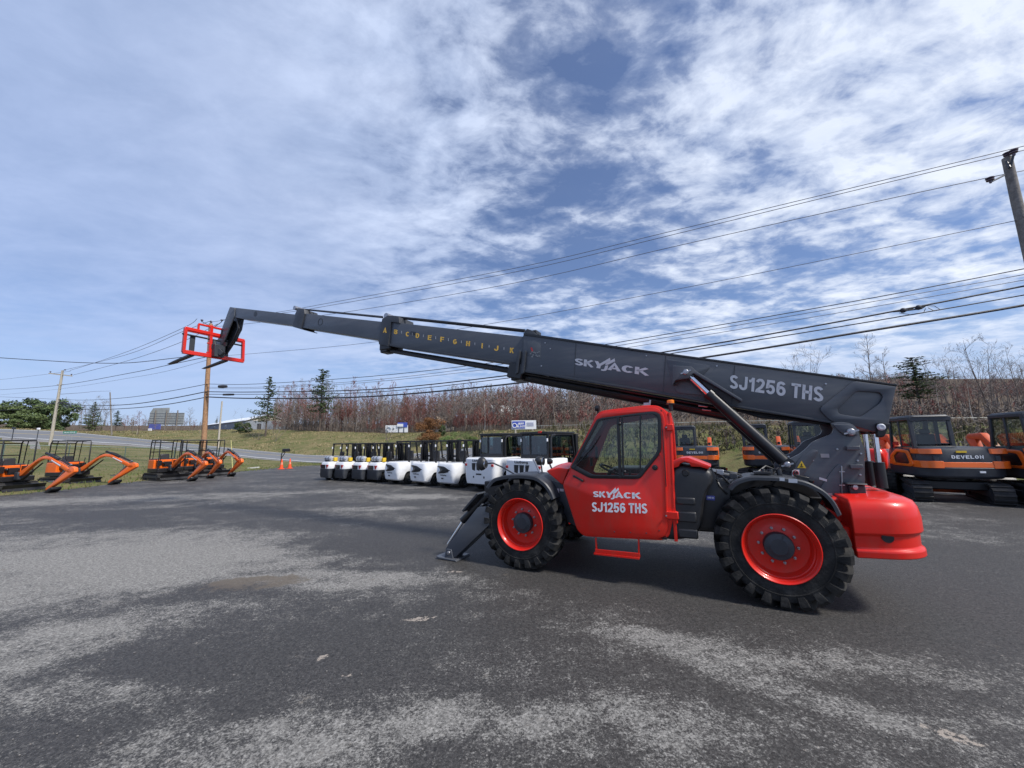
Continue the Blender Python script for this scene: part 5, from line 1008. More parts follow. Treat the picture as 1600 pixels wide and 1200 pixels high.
PR = pole('wooden_utility_pole', 'tall weathered grey wooden pole rising at the right edge of the photo', PRB, PRT, .20, .135, WOODG)
POB = gnd(316, 737); POT = at(329.5, 506, POB.y); PO = pole('wooden_utility_pole', 'tall fresh brown wooden pole behind the orange mini excavators and the red fork carriage', POB, POT, .19, .13, WOODO)
PLB = tz(79, 50); PLT = at(98, 579, 50); PL = pole('wooden_utility_pole', 'pale grey wooden pole with one crossarm, left of the street name sign', PLB, PLT, .18, .12, CONC)
q = tz(173.5, 93); P4 = pole('wooden_utility_pole', 'thin far grey pole standing on the grass across the road', q, at(172, 613, 93), .16, .11, WOODG)
q = tz(341.5, 68); P5 = pole('wooden_utility_pole', 'slim pale pole across the road in front of the long shed', q, at(347, 627, 68), .16, .12, CONC)
# hardware: right pole
def pl_pt(px, py, A, B):
    n = Vector((B.y-A.y, -(B.x-A.x), 0)); d = ray(px, py); return CAM+d*((A-CAM).dot(n)/d.dot(n))
mb = MB(); tt = PRT-Vector(PRB); a1 = at(1579, 262, PRT.y-.1)-PRB; a2 = at(1584, 240, PRT.y-.25)-PRB; mb.tube([a1, a2], .035, 8); mb.build('bracket_arm', CHAR, PR); insul(PR, a2+Vector((0, 0, .08)), 1.4)
a3 = at(1569, 274, PRT.y-.12)-PRB; a4 = at(1549, 284, PRT.y-.35)-PRB; MB().tube([a3, a4], .03, 8).build('bracket_arm', CHAR, PR); insul(PR, a4+Vector((-.03, 0, .1)), 1.3); insul(PR, tt+Vector((-.02, -.05, .12)), 1.3)
MB().tube([at(1571, 250, PRT.y)-PRB, at(1578, 262, PRT.y-.15)-PRB], .04, 8).build('pole_bracket', CHAR, PR); MB().lathe([(.03, 0), (.03, .04), (0, .05)], at(1600, 338, PRT.y-.15)-PRB, (0, -1, 0), 8).build('bolt', STEEL, PR)
# middle pole
tt = POT-POB; mb = MB(); mb.tube([tt+Vector((-.75, 0, .2)), tt+Vector((0, 0, -.2))], .025, 6); mb.tube([tt+Vector((.85, 0, .15)), tt+Vector((0, 0, -.5))], .025, 6); mb.build('bracket_arm', CHAR, PO)
for v_ in ((-.75, 0, .3), (.85, 0, .28), (0, 0, .15)): insul(PO, tt+Vector(v_), 1.1)
tt = PLT-PLB; mb = MB(); mb.bar(tt+Vector((-1.75, .0, -.35)), tt+Vector((1.35, 0, -.75)), .12, .14); mb.build('crossarm', CONC, PL)
for x, z in ((-1.6, -.15), (1.25, -.55), (.3, .1)): insul(PL, tt+Vector((x, 0, z)), 1.1)
MB().box(tt+Vector((0, 0, -1.9)), (.9, .08, .08)).build('crossarm', CONC, PL)
def wire(label, pts, A, B, r_, m=WIRE, group='overhead wires and cables'):
    P_ = [pl_pt(x, y, A, B) for x, y in pts]; out = []
    n = len(P_)
    for k in range(n-1):
        p0 = P_[max(k-1, 0)]; p1 = P_[k]; p2 = P_[k+1]; p3 = P_[min(k+2, n-1)]
        for j in range(6):
            t = j/6; out.append(.5*((2*p1)+(p2-p0)*t+(2*p0-5*p1+4*p2-p3)*t*t+(3*p1-p0-3*p2+p3)*t**3))
    out.append(P_[-1]); o = MB().tube(out, r_, 6).build('power_line', m); return tag(o, label, 'cable', group)
A, B = PRT.copy(), POT.copy()
wire('thin top wire running from the right hand pole bracket to the fresh wooden pole', [(1680, 209), (1584, 232), (1300, 301), (1050, 361), (800, 420), (500, 476), (445, 486), (345, 500)], A, B, .014, WIRG)
wire('thin wire just under the topmost wire, off the pole top insulator', [(1680, 218), (1572, 241), (1300, 306), (1050, 367), (800, 426), (500, 480), (445, 488.5), (330, 503)], A, B, .014, WIRG)
wire('thin wire off the low arm of the right hand pole, third from the top', [(1680, 252), (1547, 277), (1300, 330), (1050, 386), (800, 443), (537, 488), (384, 506), (325, 511)], A, B, .014, WIRG)
wire('lone thin wire crossing the open sky midway between the upper and lower bundles', [(1680, 325), (1586, 345), (1230, 418), (1015, 460), (800, 500), (580, 535), (395, 552.5), (326, 557)], A, B, .012, WIRG)
wire('uppermost wire of the lower bundle above the boom', [(1750, 390), (1600, 420), (1300, 477), (942, 539), (774, 566), (580, 588), (400, 600), (324, 600)], A, B, .018)
wire('second wire of the lower bundle above the boom', [(1750, 400), (1600, 429), (1300, 482.5), (960, 541), (800, 567), (580, 594), (400, 605), (323, 605)], A, B, .013, WIRG)
wire('third and thinnest wire of the lower bundle above the boom', [(1750, 410), (1600, 437.5), (1300, 490.5), (1000, 540), (800, 572), (580, 597), (400, 607), (323, 607)], A, B, .012, WIRG)
wire('thick spliced cable of the lower bundle with a tangle of loops', [(1750, 418), (1600, 447), (1300, 504.5), (1032, 551), (790, 587), (580, 608.5), (400, 612.5), (322, 612)], A, B, .032)
wire('plain cable between the spliced cable and the thickest one', [(1750, 432), (1600, 461), (1300, 512.5), (1045, 553), (800, 590), (580, 613), (400, 616), (321, 616)], A, B, .022)
wire('thickest and lowest black cable, meeting the top edge of the boom', [(1750, 446), (1600, 477), (1345, 519), (1110, 557), (832, 596), (580, 619.5), (400, 622.5), (320, 620)], A, B, .045)
# loops on the spliced cable
LP = [pl_pt(x, y, A, B) for x, y in ((1395, 487), (1410, 486), (1440, 482), (1446, 479), (1430, 480), (1415, 486))]; mb = MB(); mb.tube(LP, .03, 6); mb.tube([pl_pt(x, y, A, B) for x, y in ((1440, 478), (1460, 478), (1468, 483), (1460, 486), (1450, 481))], .012, 5); mb.tube([pl_pt(x, y, A, B) for x, y in ((1405, 489), (1425, 492), (1443, 489), (1446, 482))], .012, 5); mb.ball(pl_pt(1411, 485, A, B), .10, 5); mb.ball(pl_pt(1435, 480.5, A, B), .10, 5)
tag(mb.build('cable_splice', WIRE), 'tangle of looped cable and clamps hanging on the thick spliced cable', 'cable splice')
MB_ = MB().lathe([(.0, -.35), (.11, -.3), (.13, 0), (.11, .3), (0, .35)], pl_pt(348, 604, A, B), (1, 0, 0), 10).build('splice_case', WIRE); tag(MB_, 'black splice case hanging just right of the fresh wooden pole', 'splice case')
MB_ = MB().lathe([(.0, -.45), (.07, -.4), (.08, 0), (.07, .4), (0, .45)], pl_pt(357, 616.5, A, B), (1, 0, 0), 10).build('splice_case', WIRE); tag(MB_, 'slim black splice case on the cables right of the fresh wooden pole', 'splice case')
A, B = POT.copy(), PLT.copy()
wire('highest of the wires descending left from the fresh wooden pole', [(308, 498), (287, 512), (200, 549), (115, 577), (79, 584), (-60, 600)], A, B, .018, WIRG)
wire('second of the wires descending left from the fresh wooden pole', [(330, 501), (283, 519), (200, 553.5), (97, 579)], A, B, .018, WIRG)
wire('third of the wires descending left from the fresh wooden pole', [(340, 506), (282, 535), (200, 563.5), (114, 586)], A, B, .018, WIRG)
wire('dark cable passing the pale left pole halfway up', [(326, 557), (260, 571), (200, 583.5), (92, 602), (0, 609), (-80, 613)], A, B, .025)
wire('faint wire below the dark cable left of the fresh pole', [(326, 562), (260, 580), (200, 591), (92, 608), (0, 617)], A, B, .012, WIRG)
wire('topmost of the low cables left of the fresh pole', [(324, 600), (260, 612), (200, 621), (140, 625), (92, 624), (0, 620), (-80, 618)], A, B, .022)
wire('middle one of the low cables left of the fresh pole', [(322, 612), (260, 624), (200, 632), (140, 634), (110, 631), (88, 630), (0, 636)], A, B, .035)
wire('lowest of the low cables left of the fresh pole', [(320, 621), (260, 632), (200, 638), (140, 640), (110, 636), (88, 630), (50, 638), (0, 641)], A, B, .032)
mb = MB(); mb.tube([pl_pt(x, y, A, B) for x, y in ((92, 629), (102, 628), (112, 636), (106, 638), (100, 632))], .06, 6); tag(mb.build('cable_splice', WIRE), 'small dark knot of cable just right of the pale left pole', 'cable splice')
Cq = Vector((-60, 24, 0)); wire('single cable running level to the left edge from the fresh wooden pole', [(325, 553), (260, 561), (200, 567), (140, 567), (80, 564), (0, 559), (-80, 553)], POT, Cq, .025)
wire('short wire from the pale left pole to the thin far pole', [(93, 616), (130, 613.5), (150, 611.5), (173, 611)], PLT, at(172, 613, 93), .03, WIRG)
# ------------------------------------------------------------------ fences
def fence(name, label, px0, px1, fn, h, sp, wiremat, mesh_=True, post=.025, rail=.022):
    pts = [fn(px0+(px1-px0)*k/60) for k in range(61)]; t = thing(name, label, 'fence', pts[0], 0); o = Vector(pts[0])
    P_ = [p-o for p in pts]; MB().tube([p+Vector((0, 0, h)) for p in P_], rail, 6).build('top_rail', wiremat, t)
    d = 0; nx = 0; acc = []
    for k in range(60):
        a, b = P_[k], P_[k+1]; l = (b-a).length
        while d+l > nx: acc.append(a.lerp(b, (nx-d)/l)); nx += sp
        d += l
    for p in acc: MB().tube([p-Vector((0, 0, .2)), p+Vector((0, 0, h+.06))], post, 6).build('fence_post', wiremat, t)
    if mesh_:
        mb = MB(); s_ = .14; n = int(d/s_)
        def pt(s):
            s = max(0, min(d-.001, s)); acc_ = 0
            for k in range(60):
                l = (P_[k+1]-P_[k]).length
                if acc_+l >= s: return P_[k].lerp(P_[k+1], (s-acc_)/l)
                acc_ += l
            return P_[-1]
        for k in range(n):
            a = pt(k*s_); b = pt(k*s_+h*.7); c_ = pt(k*s_-h*.7)
            for e in (b, c_):
                dz = Vector((0, 0, .004)); q0 = a+Vector((0, 0, .03)); q1 = e+Vector((0, 0, h)); mb.poly([q0-dz, q0+dz, q1+dz, q1-dz])
        mb.build('wire_mesh', wiremat, t, smooth=0)
    return t
def ffn(px): Y = 23+(px/340)*7 if px > 0 else 23+px/60; return tz(px, Y)
fence('chain_link_fence', 'low chain link fence between the mini excavators and the road', -260, 345, ffn, 1.65, 2.6, mat('fence_green', (.10, .15, .135), .5, metal=.3))
def ffr(px): r_ = colrow(px); return r_[3].copy()
fence('wire_fence', 'pale rail fence along the top of the brushy bank behind the excavators', 800, 2200, ffr, .28 if False else .35, 3., mat('fence_pale', (.42, .42, .36), .6), False, .03, .03)
# ------------------------------------------------------------------ vegetation
BARK_G = mat('bark_grey', (.17, .145, .125), .9, var=.3, vs=2); BARK_B = mat('bark_brown', (.105, .08, .065), .9, var=.3, vs=2); BARK_W = mat('bark_birch', (.40, .37, .33), .8, var=.35, vs=5)
TWIG_R = mat('twig_red', (.21, .085, .07), .85, var=.3, vs=2); TWIG_B = mat('twig_brown', (.19, .14, .11), .85, var=.3, vs=2); TWIG_G = mat('twig_grey', (.20, .17, .15), .85, var=.25, vs=2)
NEED = mat('needles', (.065, .10, .036), .75, var=.45, vs=.8); NEED2 = mat('needles_light', (.11, .15, .05), .75, var=.4, vs=.8); RUSTL = mat('rusty_leaves', (.20, .09, .03), .8, var=.45, vs=1.5); LEAFY = mat('young_leaves', (.13, .19, .05), .75, var=.35, vs=1.2)
def bare_tree(seed, h=10., spread=.32, limbs=16, low=.3, buds=0., lean=.03, stems=1, tw=.021):
    rd = random.Random(seed); tr = MB(); cr = MB(); bd = MB()
    def branch(p, d, L_, r_, dep):
        n = 3 if dep else 4; pts = [p.copy()]; dd = d.copy()
        for k in range(n):
            dd = (dd+Vector((rd.gauss(0, .13), rd.gauss(0, .13), rd.gauss(.07, .08)))).normalized(); pts.append(pts[-1]+dd*L_/n)
        rs = [r_*(1-.75*k/n) for k in range(n+1)]
        (tr if dep == 0 else cr).tube(pts, rs, 4 if dep < 2 else 3, False)
        if dep < 3:
            m = (6, 5, 4)[dep]
            for k in range(m):
                f = rd.uniform(.25, 1.); i = min(n-1, int(f*n)); q = pts[i].lerp(pts[i+1], f*n-i); a = rd.uniform(0, 6.283); s_ = dd.cross(Vector((math.cos(a), math.sin(a), .3))).normalized()
                branch(q, (dd*rd.uniform(.6, 1.1)+s_*rd.uniform(.5, .9)+Vector((0, 0, .15))).normalized(), L_*rd.uniform(.38, .6), max(tw*.5, r_*.42), dep+1)
        elif buds:
            for k in range(2):
                q = pts[-1-k]; u = Vector((rd.gauss(0, 1), rd.gauss(0, 1), rd.gauss(0, 1))).normalized()*.06*buds; v = u.cross(Vector((rd.random(), 1, 0))).normalized()*.05*buds; cr.poly([q-u, q+v, q+u])
    for s_ in range(stems):
        top = Vector((rd.gauss(0, lean)*h, rd.gauss(0, lean)*h, h*rd.uniform(.85, 1.))); b0 = Vector((rd.gauss(0, .12), rd.gauss(0, .12), -.2)) if stems > 1 else Vector((0, 0, -.2)); n = 8; tp = []
        for k in range(n+1):
            f = k/n; tp.append(b0.lerp(top, f)+Vector((math.sin(f*5+seed)*.012*h, math.cos(f*4+seed)*.012*h, 0)))
        r0 = h*.0105/(stems**.4); rr = [r0*(1-.85*k/n) for k in range(n+1)]; tr.tube(tp, rr, 6, False)
        for k in range(limbs//stems):
            f = low+(1-low)*(k+rd.random())/(limbs//stems); f = min(f, .98); i = min(n-1, int(f*n)); q = tp[i].lerp(tp[i+1], f*n-i); a = rd.uniform(0, 6.283)
            branch(q, Vector((math.cos(a)*.7, math.sin(a)*.7, rd.uniform(.45, 1.0))).normalized(), h*spread*(1.12-f*.75)*rd.uniform(.7, 1.15), max(tw, r0*(1-f)*.7), 1)
    return tr, cr, bd
def conifer(seed, h=10., w_=.22, bare=.15, dens=1., ragged=.3, top=.0):
    rd = random.Random(seed); tr = MB(); nd = MB(); tr.tube([(0, 0, -.2), (0, 0, h*.5), (0, 0, h*.97)], [h*.014, h*.009, h*.002], 6, False); z = h*bare
    while z < h*.99:
        f = (z/h-bare)/(1-bare); R_ = h*w_*(1-f)**(.8-top)*(1-.35*max(0, .15-f)/.15)+h*.012
        for k in range(rd.randint(5, 8)):
            a = rd.uniform(0, 6.283); L_ = R_*rd.uniform(1-ragged*1.6, 1+ragged*.5)
            if L_ < .05: continue
            e = Vector((math.cos(a), math.sin(a), rd.uniform(-.15, .35)))*L_; b = Vector((0, 0, z+rd.uniform(-.1, .1))); tr.tube([b, b+e*.9], [h*.0028, h*.0008], 3, False); n = max(3, int(L_*9*dens))
            for j in range(n):
                c = b+e*(.25+.8*j/n)+Vector((rd.gauss(0, .09), rd.gauss(0, .09), rd.gauss(0, .07)))*max(.6, L_*.6)
                for q in range(3):
                    u = Vector((rd.gauss(0, 1), rd.gauss(0, 1), rd.gauss(0, .5))).normalized()*rd.uniform(.10, .24)*(h/10)**.5; v = u.cross(Vector((rd.gauss(0, 1), rd.gauss(0, 1), 1))).normalized()*u.length*.38; nd.poly([c-u*.3-v, c-u*.3+v, c+u])
        z += h*.022*rd.uniform(.7, 1.4)+.06
    return tr, nd
def round_tree(seed, h=8., w_=3.4, n=6000, s0=.26):
    rd = random.Random(seed); tr = MB(); nd = MB(); tr.tube([(0, 0, -.2), (.1, 0, h*.4), (0, .1, h*.8)], [.16, .12, .04], 6, False); cl = []
    for k in range(26):
        a = rd.uniform(0, 6.283); f = rd.uniform(.02, 1.); rr = w_*math.sqrt(max(.05, math.sin(math.pi*min(.97, f*.8+.12))))*rd.uniform(.2, .95); cl.append((Vector((math.cos(a)*rr, math.sin(a)*rr, h*f*.93)), rd.uniform(.5, 1.15)*w_*.33))
    for c, r_ in cl:
        tr.tube([(0, 0, c.z*.6), tuple(c)], [.05, .015], 4, False)
        for _ in range(n//26):
            d = Vector((rd.gauss(0, 1), rd.gauss(0, 1), rd.gauss(0, .8))).normalized()*r_*rd.uniform(.55, 1.1); p = c+d; u = Vector((rd.gauss(0, 1), rd.gauss(0, 1), rd.gauss(0, 1))).normalized()*rd.uniform(.6, 1.3)*s0; v = u.cross(d+Vector((.1, .2, .3))).normalized()*u.length*.5; nd.poly([p-u, p+v, p+u, p-v])
    return tr, nd
def proto_bare(seed, bark, twig, bud=None, **k):
    tr, cr, bd = bare_tree(seed, buds=1. if bud else 0., **k); L_ = [('trunk', tr.mesh('trunk', bark, 60)), ('crown', cr.mesh('crown', twig, 60))]
    if bud and bd.f: L_.append(('buds', bd.mesh('buds', bud, 0)))
    return L_
PB = {'red': [proto_bare(s, BARK_B, TWIG_R, TWIG_R, limbs=18, low=.28, spread=.26) for s in (1, 2, 3)], 'brown': [proto_bare(s, BARK_G, TWIG_B, limbs=18, low=.35, spread=.22) for s in (4, 5, 6)], 'grey': [proto_bare(s, BARK_G, TWIG_G, limbs=15, low=.4, spread=.24) for s in (7, 8)],
      'birch': [proto_bare(s, BARK_W, TWIG_B, limbs=13, low=.35, spread=.2) for s in (9, 10)], 'wide': [proto_bare(s, BARK_B, TWIG_G, TWIG_R, limbs=16, low=.22, spread=.42, stems=3, lean=.16) for s in (12, 13)], 'bush': [proto_bare(s, BARK_G, TWIG_G, limbs=20, low=.08, spread=.5, stems=5, lean=.3) for s in (14, 15)]}
PC = []
for s, k in ((21, dict(w_=.26, bare=.25, ragged=.5)), (22, dict(w_=.2, bare=.3, ragged=.6, top=.35)), (23, dict(w_=.3, bare=.05, ragged=.25))):
    tr, nd = conifer(s, **k); PC.append([('trunk', tr.mesh('trunk', BARK_B, 60)), ('crown', nd.mesh('crown', NEED if s != 23 else NEED2, 0))])
PRD = []
for s, m in ((31, NEED), (32, NEED2)):
    tr, nd = round_tree(s); PRD.append([('trunk', tr.mesh('trunk', BARK_B, 60)), ('crown', nd.mesh('crown', m, 0))])
rdt = random.Random(99)
def plant(name, proto, pos, h, label, cat='tree', group=None, wide=1.):
    t = thing(name, label, cat, pos, rdt.uniform(0, 6.28), group); s_ = h/10; t.scale = (s_*wide, s_*wide, s_)
    for nm, me in proto: link(nm, me, t)
    return t
def hgt(px, ytop, pos): # height so the tip reaches that row of the photograph
    d = ray(px, ytop); return (CAM+d*(pos.y/d.y)).z-pos.z
LAB = {'red': ('bare_tree', 'bare tree with a reddish haze of buds in the woods on the bank', 'red budding trees of the woods'), 'brown': ('bare_tree', 'bare brown twigged tree in the woods on the bank', 'brown bare trees of the woods'), 'grey': ('bare_tree', 'bare tree with grey twigs in the woods on the bank', 'grey bare trees of the woods'), 'birch': ('birch_tree', 'slim pale barked birch in the woods on the bank', 'pale birches of the woods')}
px = 428.
while px < 1010:
    k = rdt.choices(['red', 'brown', 'grey', 'birch'], [.36, .3, .2, .14])[0]; r_ = colrow(px); pos = r_[3].lerp(r_[4], rdt.uniform(-.02, .55)); pos = tz(px, pos.y)
    yt = 602+8*math.sin(px*.021)+rdt.uniform(-8, 14)+(8 if 745 < px < 800 else 0); nm, lb, gp = LAB[k]; plant(nm, rdt.choice(PB[k]), pos, hgt(px, yt, pos), lb, 'tree', gp, rdt.uniform(.8, 1.1)); px += rdt.uniform(3.2, 8)
for px in range(1015, 1780, 13):
    k = rdt.choices(['red', 'brown', 'grey', 'birch'], [.34, .3, .22, .14])[0]; x = px+rdt.uniform(-6, 6); r_ = colrow(x); pos = tz(x, rdt.uniform(r_[3].y+2, r_[3].y+28)); yt = (618 if x < 1300 else 618-min(18, (x-1300)*.09))+rdt.uniform(-10, 16); nm, lb, gp = LAB[k]; plant(nm, rdt.choice(PB[k]), pos, max(3, hgt(x, yt, pos)), lb, 'tree', gp)
SPEC = [('wide', 0, 1272, 34, 548, 'grey bare tree whose twig tips show above the boom near the end of its lettering'), ('grey', 0, 1375, 33, 522, 'tallest bare tree right of the boom end, with fine upright twigs'), ('grey', 1, 1402, 38, 535, 'second tall bare tree close right of the tallest one behind the boom end'),
        ('wide', 1, 1555, 27, 528, 'spreading bare tree with thick crooked limbs above the right hand excavators'), ('wide', 0, 1500, 30, 552, 'crooked bare tree between the dark pine and the spreading tree'), ('birch', 0, 1528, 25, 590, 'pale trunked birch rising between the two right hand excavators'), ('birch', 1, 1478, 26, 600, 'thin birch with a pale stem behind the whole excavator cab'),
        ('wide', 1, 1610, 28, 540, 'spreading bare tree at the right edge of the photo')]
for k, v, x, Y, yt, lb in SPEC: pos = tz(x, Y); plant('bare_tree' if k != 'birch' else 'birch_tree', PB[k][v], pos, hgt(x, yt, pos), lb)
for x in (1352, 1366, 1390, 1415, 1432, 1462, 1474, 1488, 1512, 1520, 1540, 1548, 1568, 1580, 1592, 1605, 1622, 1640, 1670):
    Y = rdt.uniform(30, 52); pos = tz(x, Y); plant('bare_tree', rdt.choice(PB[rdt.choice(['grey', 'wide', 'brown', 'grey'])]), pos, hgt(x, rdt.uniform(560, 598), pos), 'bare grey tree rising above the woods on the right hill', 'tree', 'bare grey trees above the right hill woods')
CON = [(0, 414, 92, 587, .95, 'dark pine at the left end of the woods, beside the long shed'), (1, 498, 96, 577, 1.15, 'tallest pine of the woods with a flat side branch, right of the first pine'), (0, 775, 74, 616, .8, 'small dark pine top sticking out of the bare woods above the forklifts'), (0, 847, 60, 618, .6, 'slim dark spruce right of the small pine, above the big forklifts'),
       (1, 1447, 33, 558, 1.9, 'broad dark green pine standing between the bare trees at the right'), (0, 178, 105, 641, 1.3, 'ragged cedar with drooping brown green branches behind the thin far pole'), (0, 335, 125, 655, 1.1, 'small green tree top behind the long shed'), (2, 140, 100, 628, 1.2, 'dark pine mixed among bare trees right of the pale left pole')]
for v, x, Y, yt, wd, lb in CON: pos = tz(x, Y); plant('pine_tree', PC[v], pos, hgt(x, yt, pos), lb, 'tree', None, wd)
for v, x, Y, yt, wd, lb in ((0, -60, 95, 640, 1.5, 'big rounded dark evergreen beyond the left edge of the road'), (1, 10, 92, 632, 1.5, 'rounded green evergreen at the left edge of the photo across the road'), (0, 38, 96, 621, 1.35, 'tall rounded evergreen, highest of the clump left of the pale pole'), (1, 66, 90, 630, 1.2, 'rounded evergreen just left of the pale pole'), (0, 88, 92, 622, 1.0, 'dark evergreen right behind the pale left pole'), (1, 24, 88, 645, 1.2, 'lower light green evergreen in front of the clump at left')):
    pos = tz(x, Y); plant('evergreen_tree', PRD[v], pos, hgt(x, yt, pos)*1.15, lb, 'tree', None, wd*1.15)
for k, x, yt in (('grey', 103, 618), ('brown', 112, 624), ('grey', 122, 620), ('grey', 131, 626), ('wide', 146, 622), ('wide', 155, 628), ('grey', 160, 640), ('red', 192, 650), ('brown', 205, 646), ('red', 214, 642), ('brown', 224, 647), ('birch', 212, 655), ('grey', 258, 640), ('grey', 293, 636), ('brown', 240, 655), ('red', 300, 655), ('grey', 310, 652)):
    pos = tz(x, rdt.uniform(98, 112)); plant('bare_tree', rdt.choice(PB[k]), pos, hgt(x, yt, pos), 'bare roadside tree on the far bank left of the woods', 'tree', 'bare trees across the road', 1.2)
# bushes
tr, nd = round_tree(41, 9, 4., 9000, .15); RB = [('trunk', tr.mesh('trunk', BARK_B, 60)), ('crown', nd.mesh('crown', RUSTL, 0))]; tr, nd = round_tree(42, 8, 4.5, 8000, .15); GBU = [('trunk', tr.mesh('trunk', BARK_B, 60)), ('crown', nd.mesh('crown', LEAFY, 0))]
pos = tz(671, 62); plant('bush', RB, pos, hgt(671, 652, pos)*1.1, 'rusty orange brown bush on the bank above the forklifts', 'bush', None, 1.7)
pos = tz(690, 66); plant('bush', PRD[0], pos, hgt(690, 660, pos), 'olive green bush behind the rusty one', 'bush', None, .9)
for x, Y, yt, lb in ((706, 50, 672, 'fresh green bush low on the bank, just right of the rusty bush'), (730, 46, 674, 'fresh green bush on the bank right above the last eye grille forklift')): pos = tz(x, Y); plant('bush', GBU, pos, hgt(x, yt, pos)*1.1, lb, 'bush', None, 1.3)
for x, Y, yt, lb in ((1245, 24, 655, 'tangle of leafless brush seen under the boom beside the tower'), (1275, 25, 665, 'leafless brush close left of the tower top'), (1180, 27, 668, 'leafless bush behind the hidden excavator'), (1385, 22, 640, 'leafless bush between the tail rods and the whole excavator'), (1350, 24, 650, 'low leafless bush behind the tower'), (404, 88, 645, 'brown leafless bush on the bank in front of the long shed'), (430, 84, 655, 'small leafless bush below the first pine'), (870, 33, 655, 'leafless sapling clump behind the big cab forklift'), (607, 70, 650, 'pale leafless sapling on the bank over the gas tank forklifts')):
    pos = tz(x, Y); plant('bush', rdt.choice(PB['bush']), pos, hgt(x, yt, pos), lb, 'bush', None, 1.1)
for x, Y, lb in ((384, 100, 'round dark shrub left of the cream gable'), (372, 102, 'smaller dark shrub left of the round one')): pos = tz(x, Y); plant('bush', PRD[0], pos, 3.2, lb, 'bush', None, 1.4)
# the distant wood as one mass
def wood(name, label, n, region, hr, mats, seed):
    rd = random.Random(seed); T = MB(); TW = [MB() for _ in mats]
    for _ in range(n):
        p, ym, px_ = region(rd); ym += 10*mnoise.noise(Vector((px_*.03, seed, 0))); h = max(.4, min(rd.uniform(*hr), hgt(px_, ym+rd.uniform(-6, 14), p))); r0 = .03+h*.004; T.tube([p-Vector((0, 0, .3)), p+Vector((rd.gauss(0, .2), 0, h*.6)), p+Vector((rd.gauss(0, .4), 0, h))], [r0, r0*.6, .02], 3, False); W = TW[int((mnoise.noise(Vector((p.x*.06, p.y*.05, seed)))+.5)*len(mats)*1.2+rd.uniform(-.6, .6)) % len(mats)]
        for k in range(30):
            f = rd.uniform(.3, 1.); q = p+Vector((0, 0, h*f)); a = rd.uniform(0, 6.283); L_ = h*.22*(1.15-f)*rd.uniform(.5, 1.3); e = q+Vector((math.cos(a)*L_, math.sin(a)*L_, L_*rd.uniform(.4, 1.3))); ww = .05+h*.0015
            W.poly([q-Vector((0, 0, ww)), e, q+Vector((0, 0, ww))])
            for j in range(2): g = q.lerp(e, rd.uniform(.3, .9)); a2 = a+rd.gauss(0, .9); l2 = L_*.5; e2 = g+Vector((math.cos(a2)*l2, math.sin(a2)*l2, l2)); W.poly([g-Vector((ww*.6, 0, 0)), e2, g+Vector((ww*.6, 0, 0))])
    tag(T.build(name, BARK_G, smooth=0), label+', its trunks', 'woods', None, 'stuff')
    for W, m in zip(TW, mats): tag(W.build(name, m, smooth=0), label+', its twigs', 'woods', None, 'stuff')
def reg1(rd): px = rd.uniform(425, 1010); r_ = colrow(px); return tz(px, r_[3].y+rd.uniform(4, 42)), 604, px
def reg2(rd):
    px = rd.uniform(960, 2300); r_ = colrow(px); f = rd.random()**1.2; return tz(px, r_[3].y+24+f*140), 612-min(24, max(0, px-1150)*.08)+9*math.sin(px*.013)+5*math.sin(px*.047), px
def reg3(rd): px = rd.uniform(-500, 340); return tz(px, rd.uniform(118, 150)), 655, px
def reg4(rd): px = rd.uniform(820, 2200); r_ = colrow(px); return tz(px, r_[3].y+.6+30*rd.random()**1.5), 628, px
wood('distant_woods', 'mass of leafless woods behind the first trees on the bank', 900, reg1, (6, 10.5), [TWIG_R, TWIG_B, TWIG_G], 1)
wood('hill_woods', 'leafless woods covering the hill at the right', 2600, reg2, (4.0, 7.), [TWIG_R, TWIG_B, TWIG_G], 2)
wood('undergrowth', 'leafless undergrowth below the trees on the right bank', 1500, reg4, (1.2, 3.2), [TWIG_R, TWIG_B, TWIG_G], 4)
def reg5(rd): px = rd.uniform(860, 1800); r_ = colrow(px); f = rd.uniform(.5, 3.); i = int(f); p_ = r_[i].lerp(r_[i+1], f-i); return p_, 664, px
def reg6(rd): px = rd.uniform(425, 860); r_ = colrow(px); return tz(px, r_[3].y+.5+14*rd.random()), 640, px
wood('woods_undergrowth', 'leafless undergrowth at the foot of the woods behind the forklifts', 1000, reg6, (1.5, 4.5), [TWIG_R, TWIG_B, TWIG_G], 9)
wood('bank_brush', 'leafless brush on the bank behind the excavators', 520, reg5, (.5, 1.3), [TWIG_B, TWIG_G, mat('twig_olive', (.12, .11, .05), .85, var=.3)], 6)
wood('roadside_woods', 'low leafless scrub far across the road', 260, reg3, (3.5, 6), [TWIG_B, TWIG_G], 3)
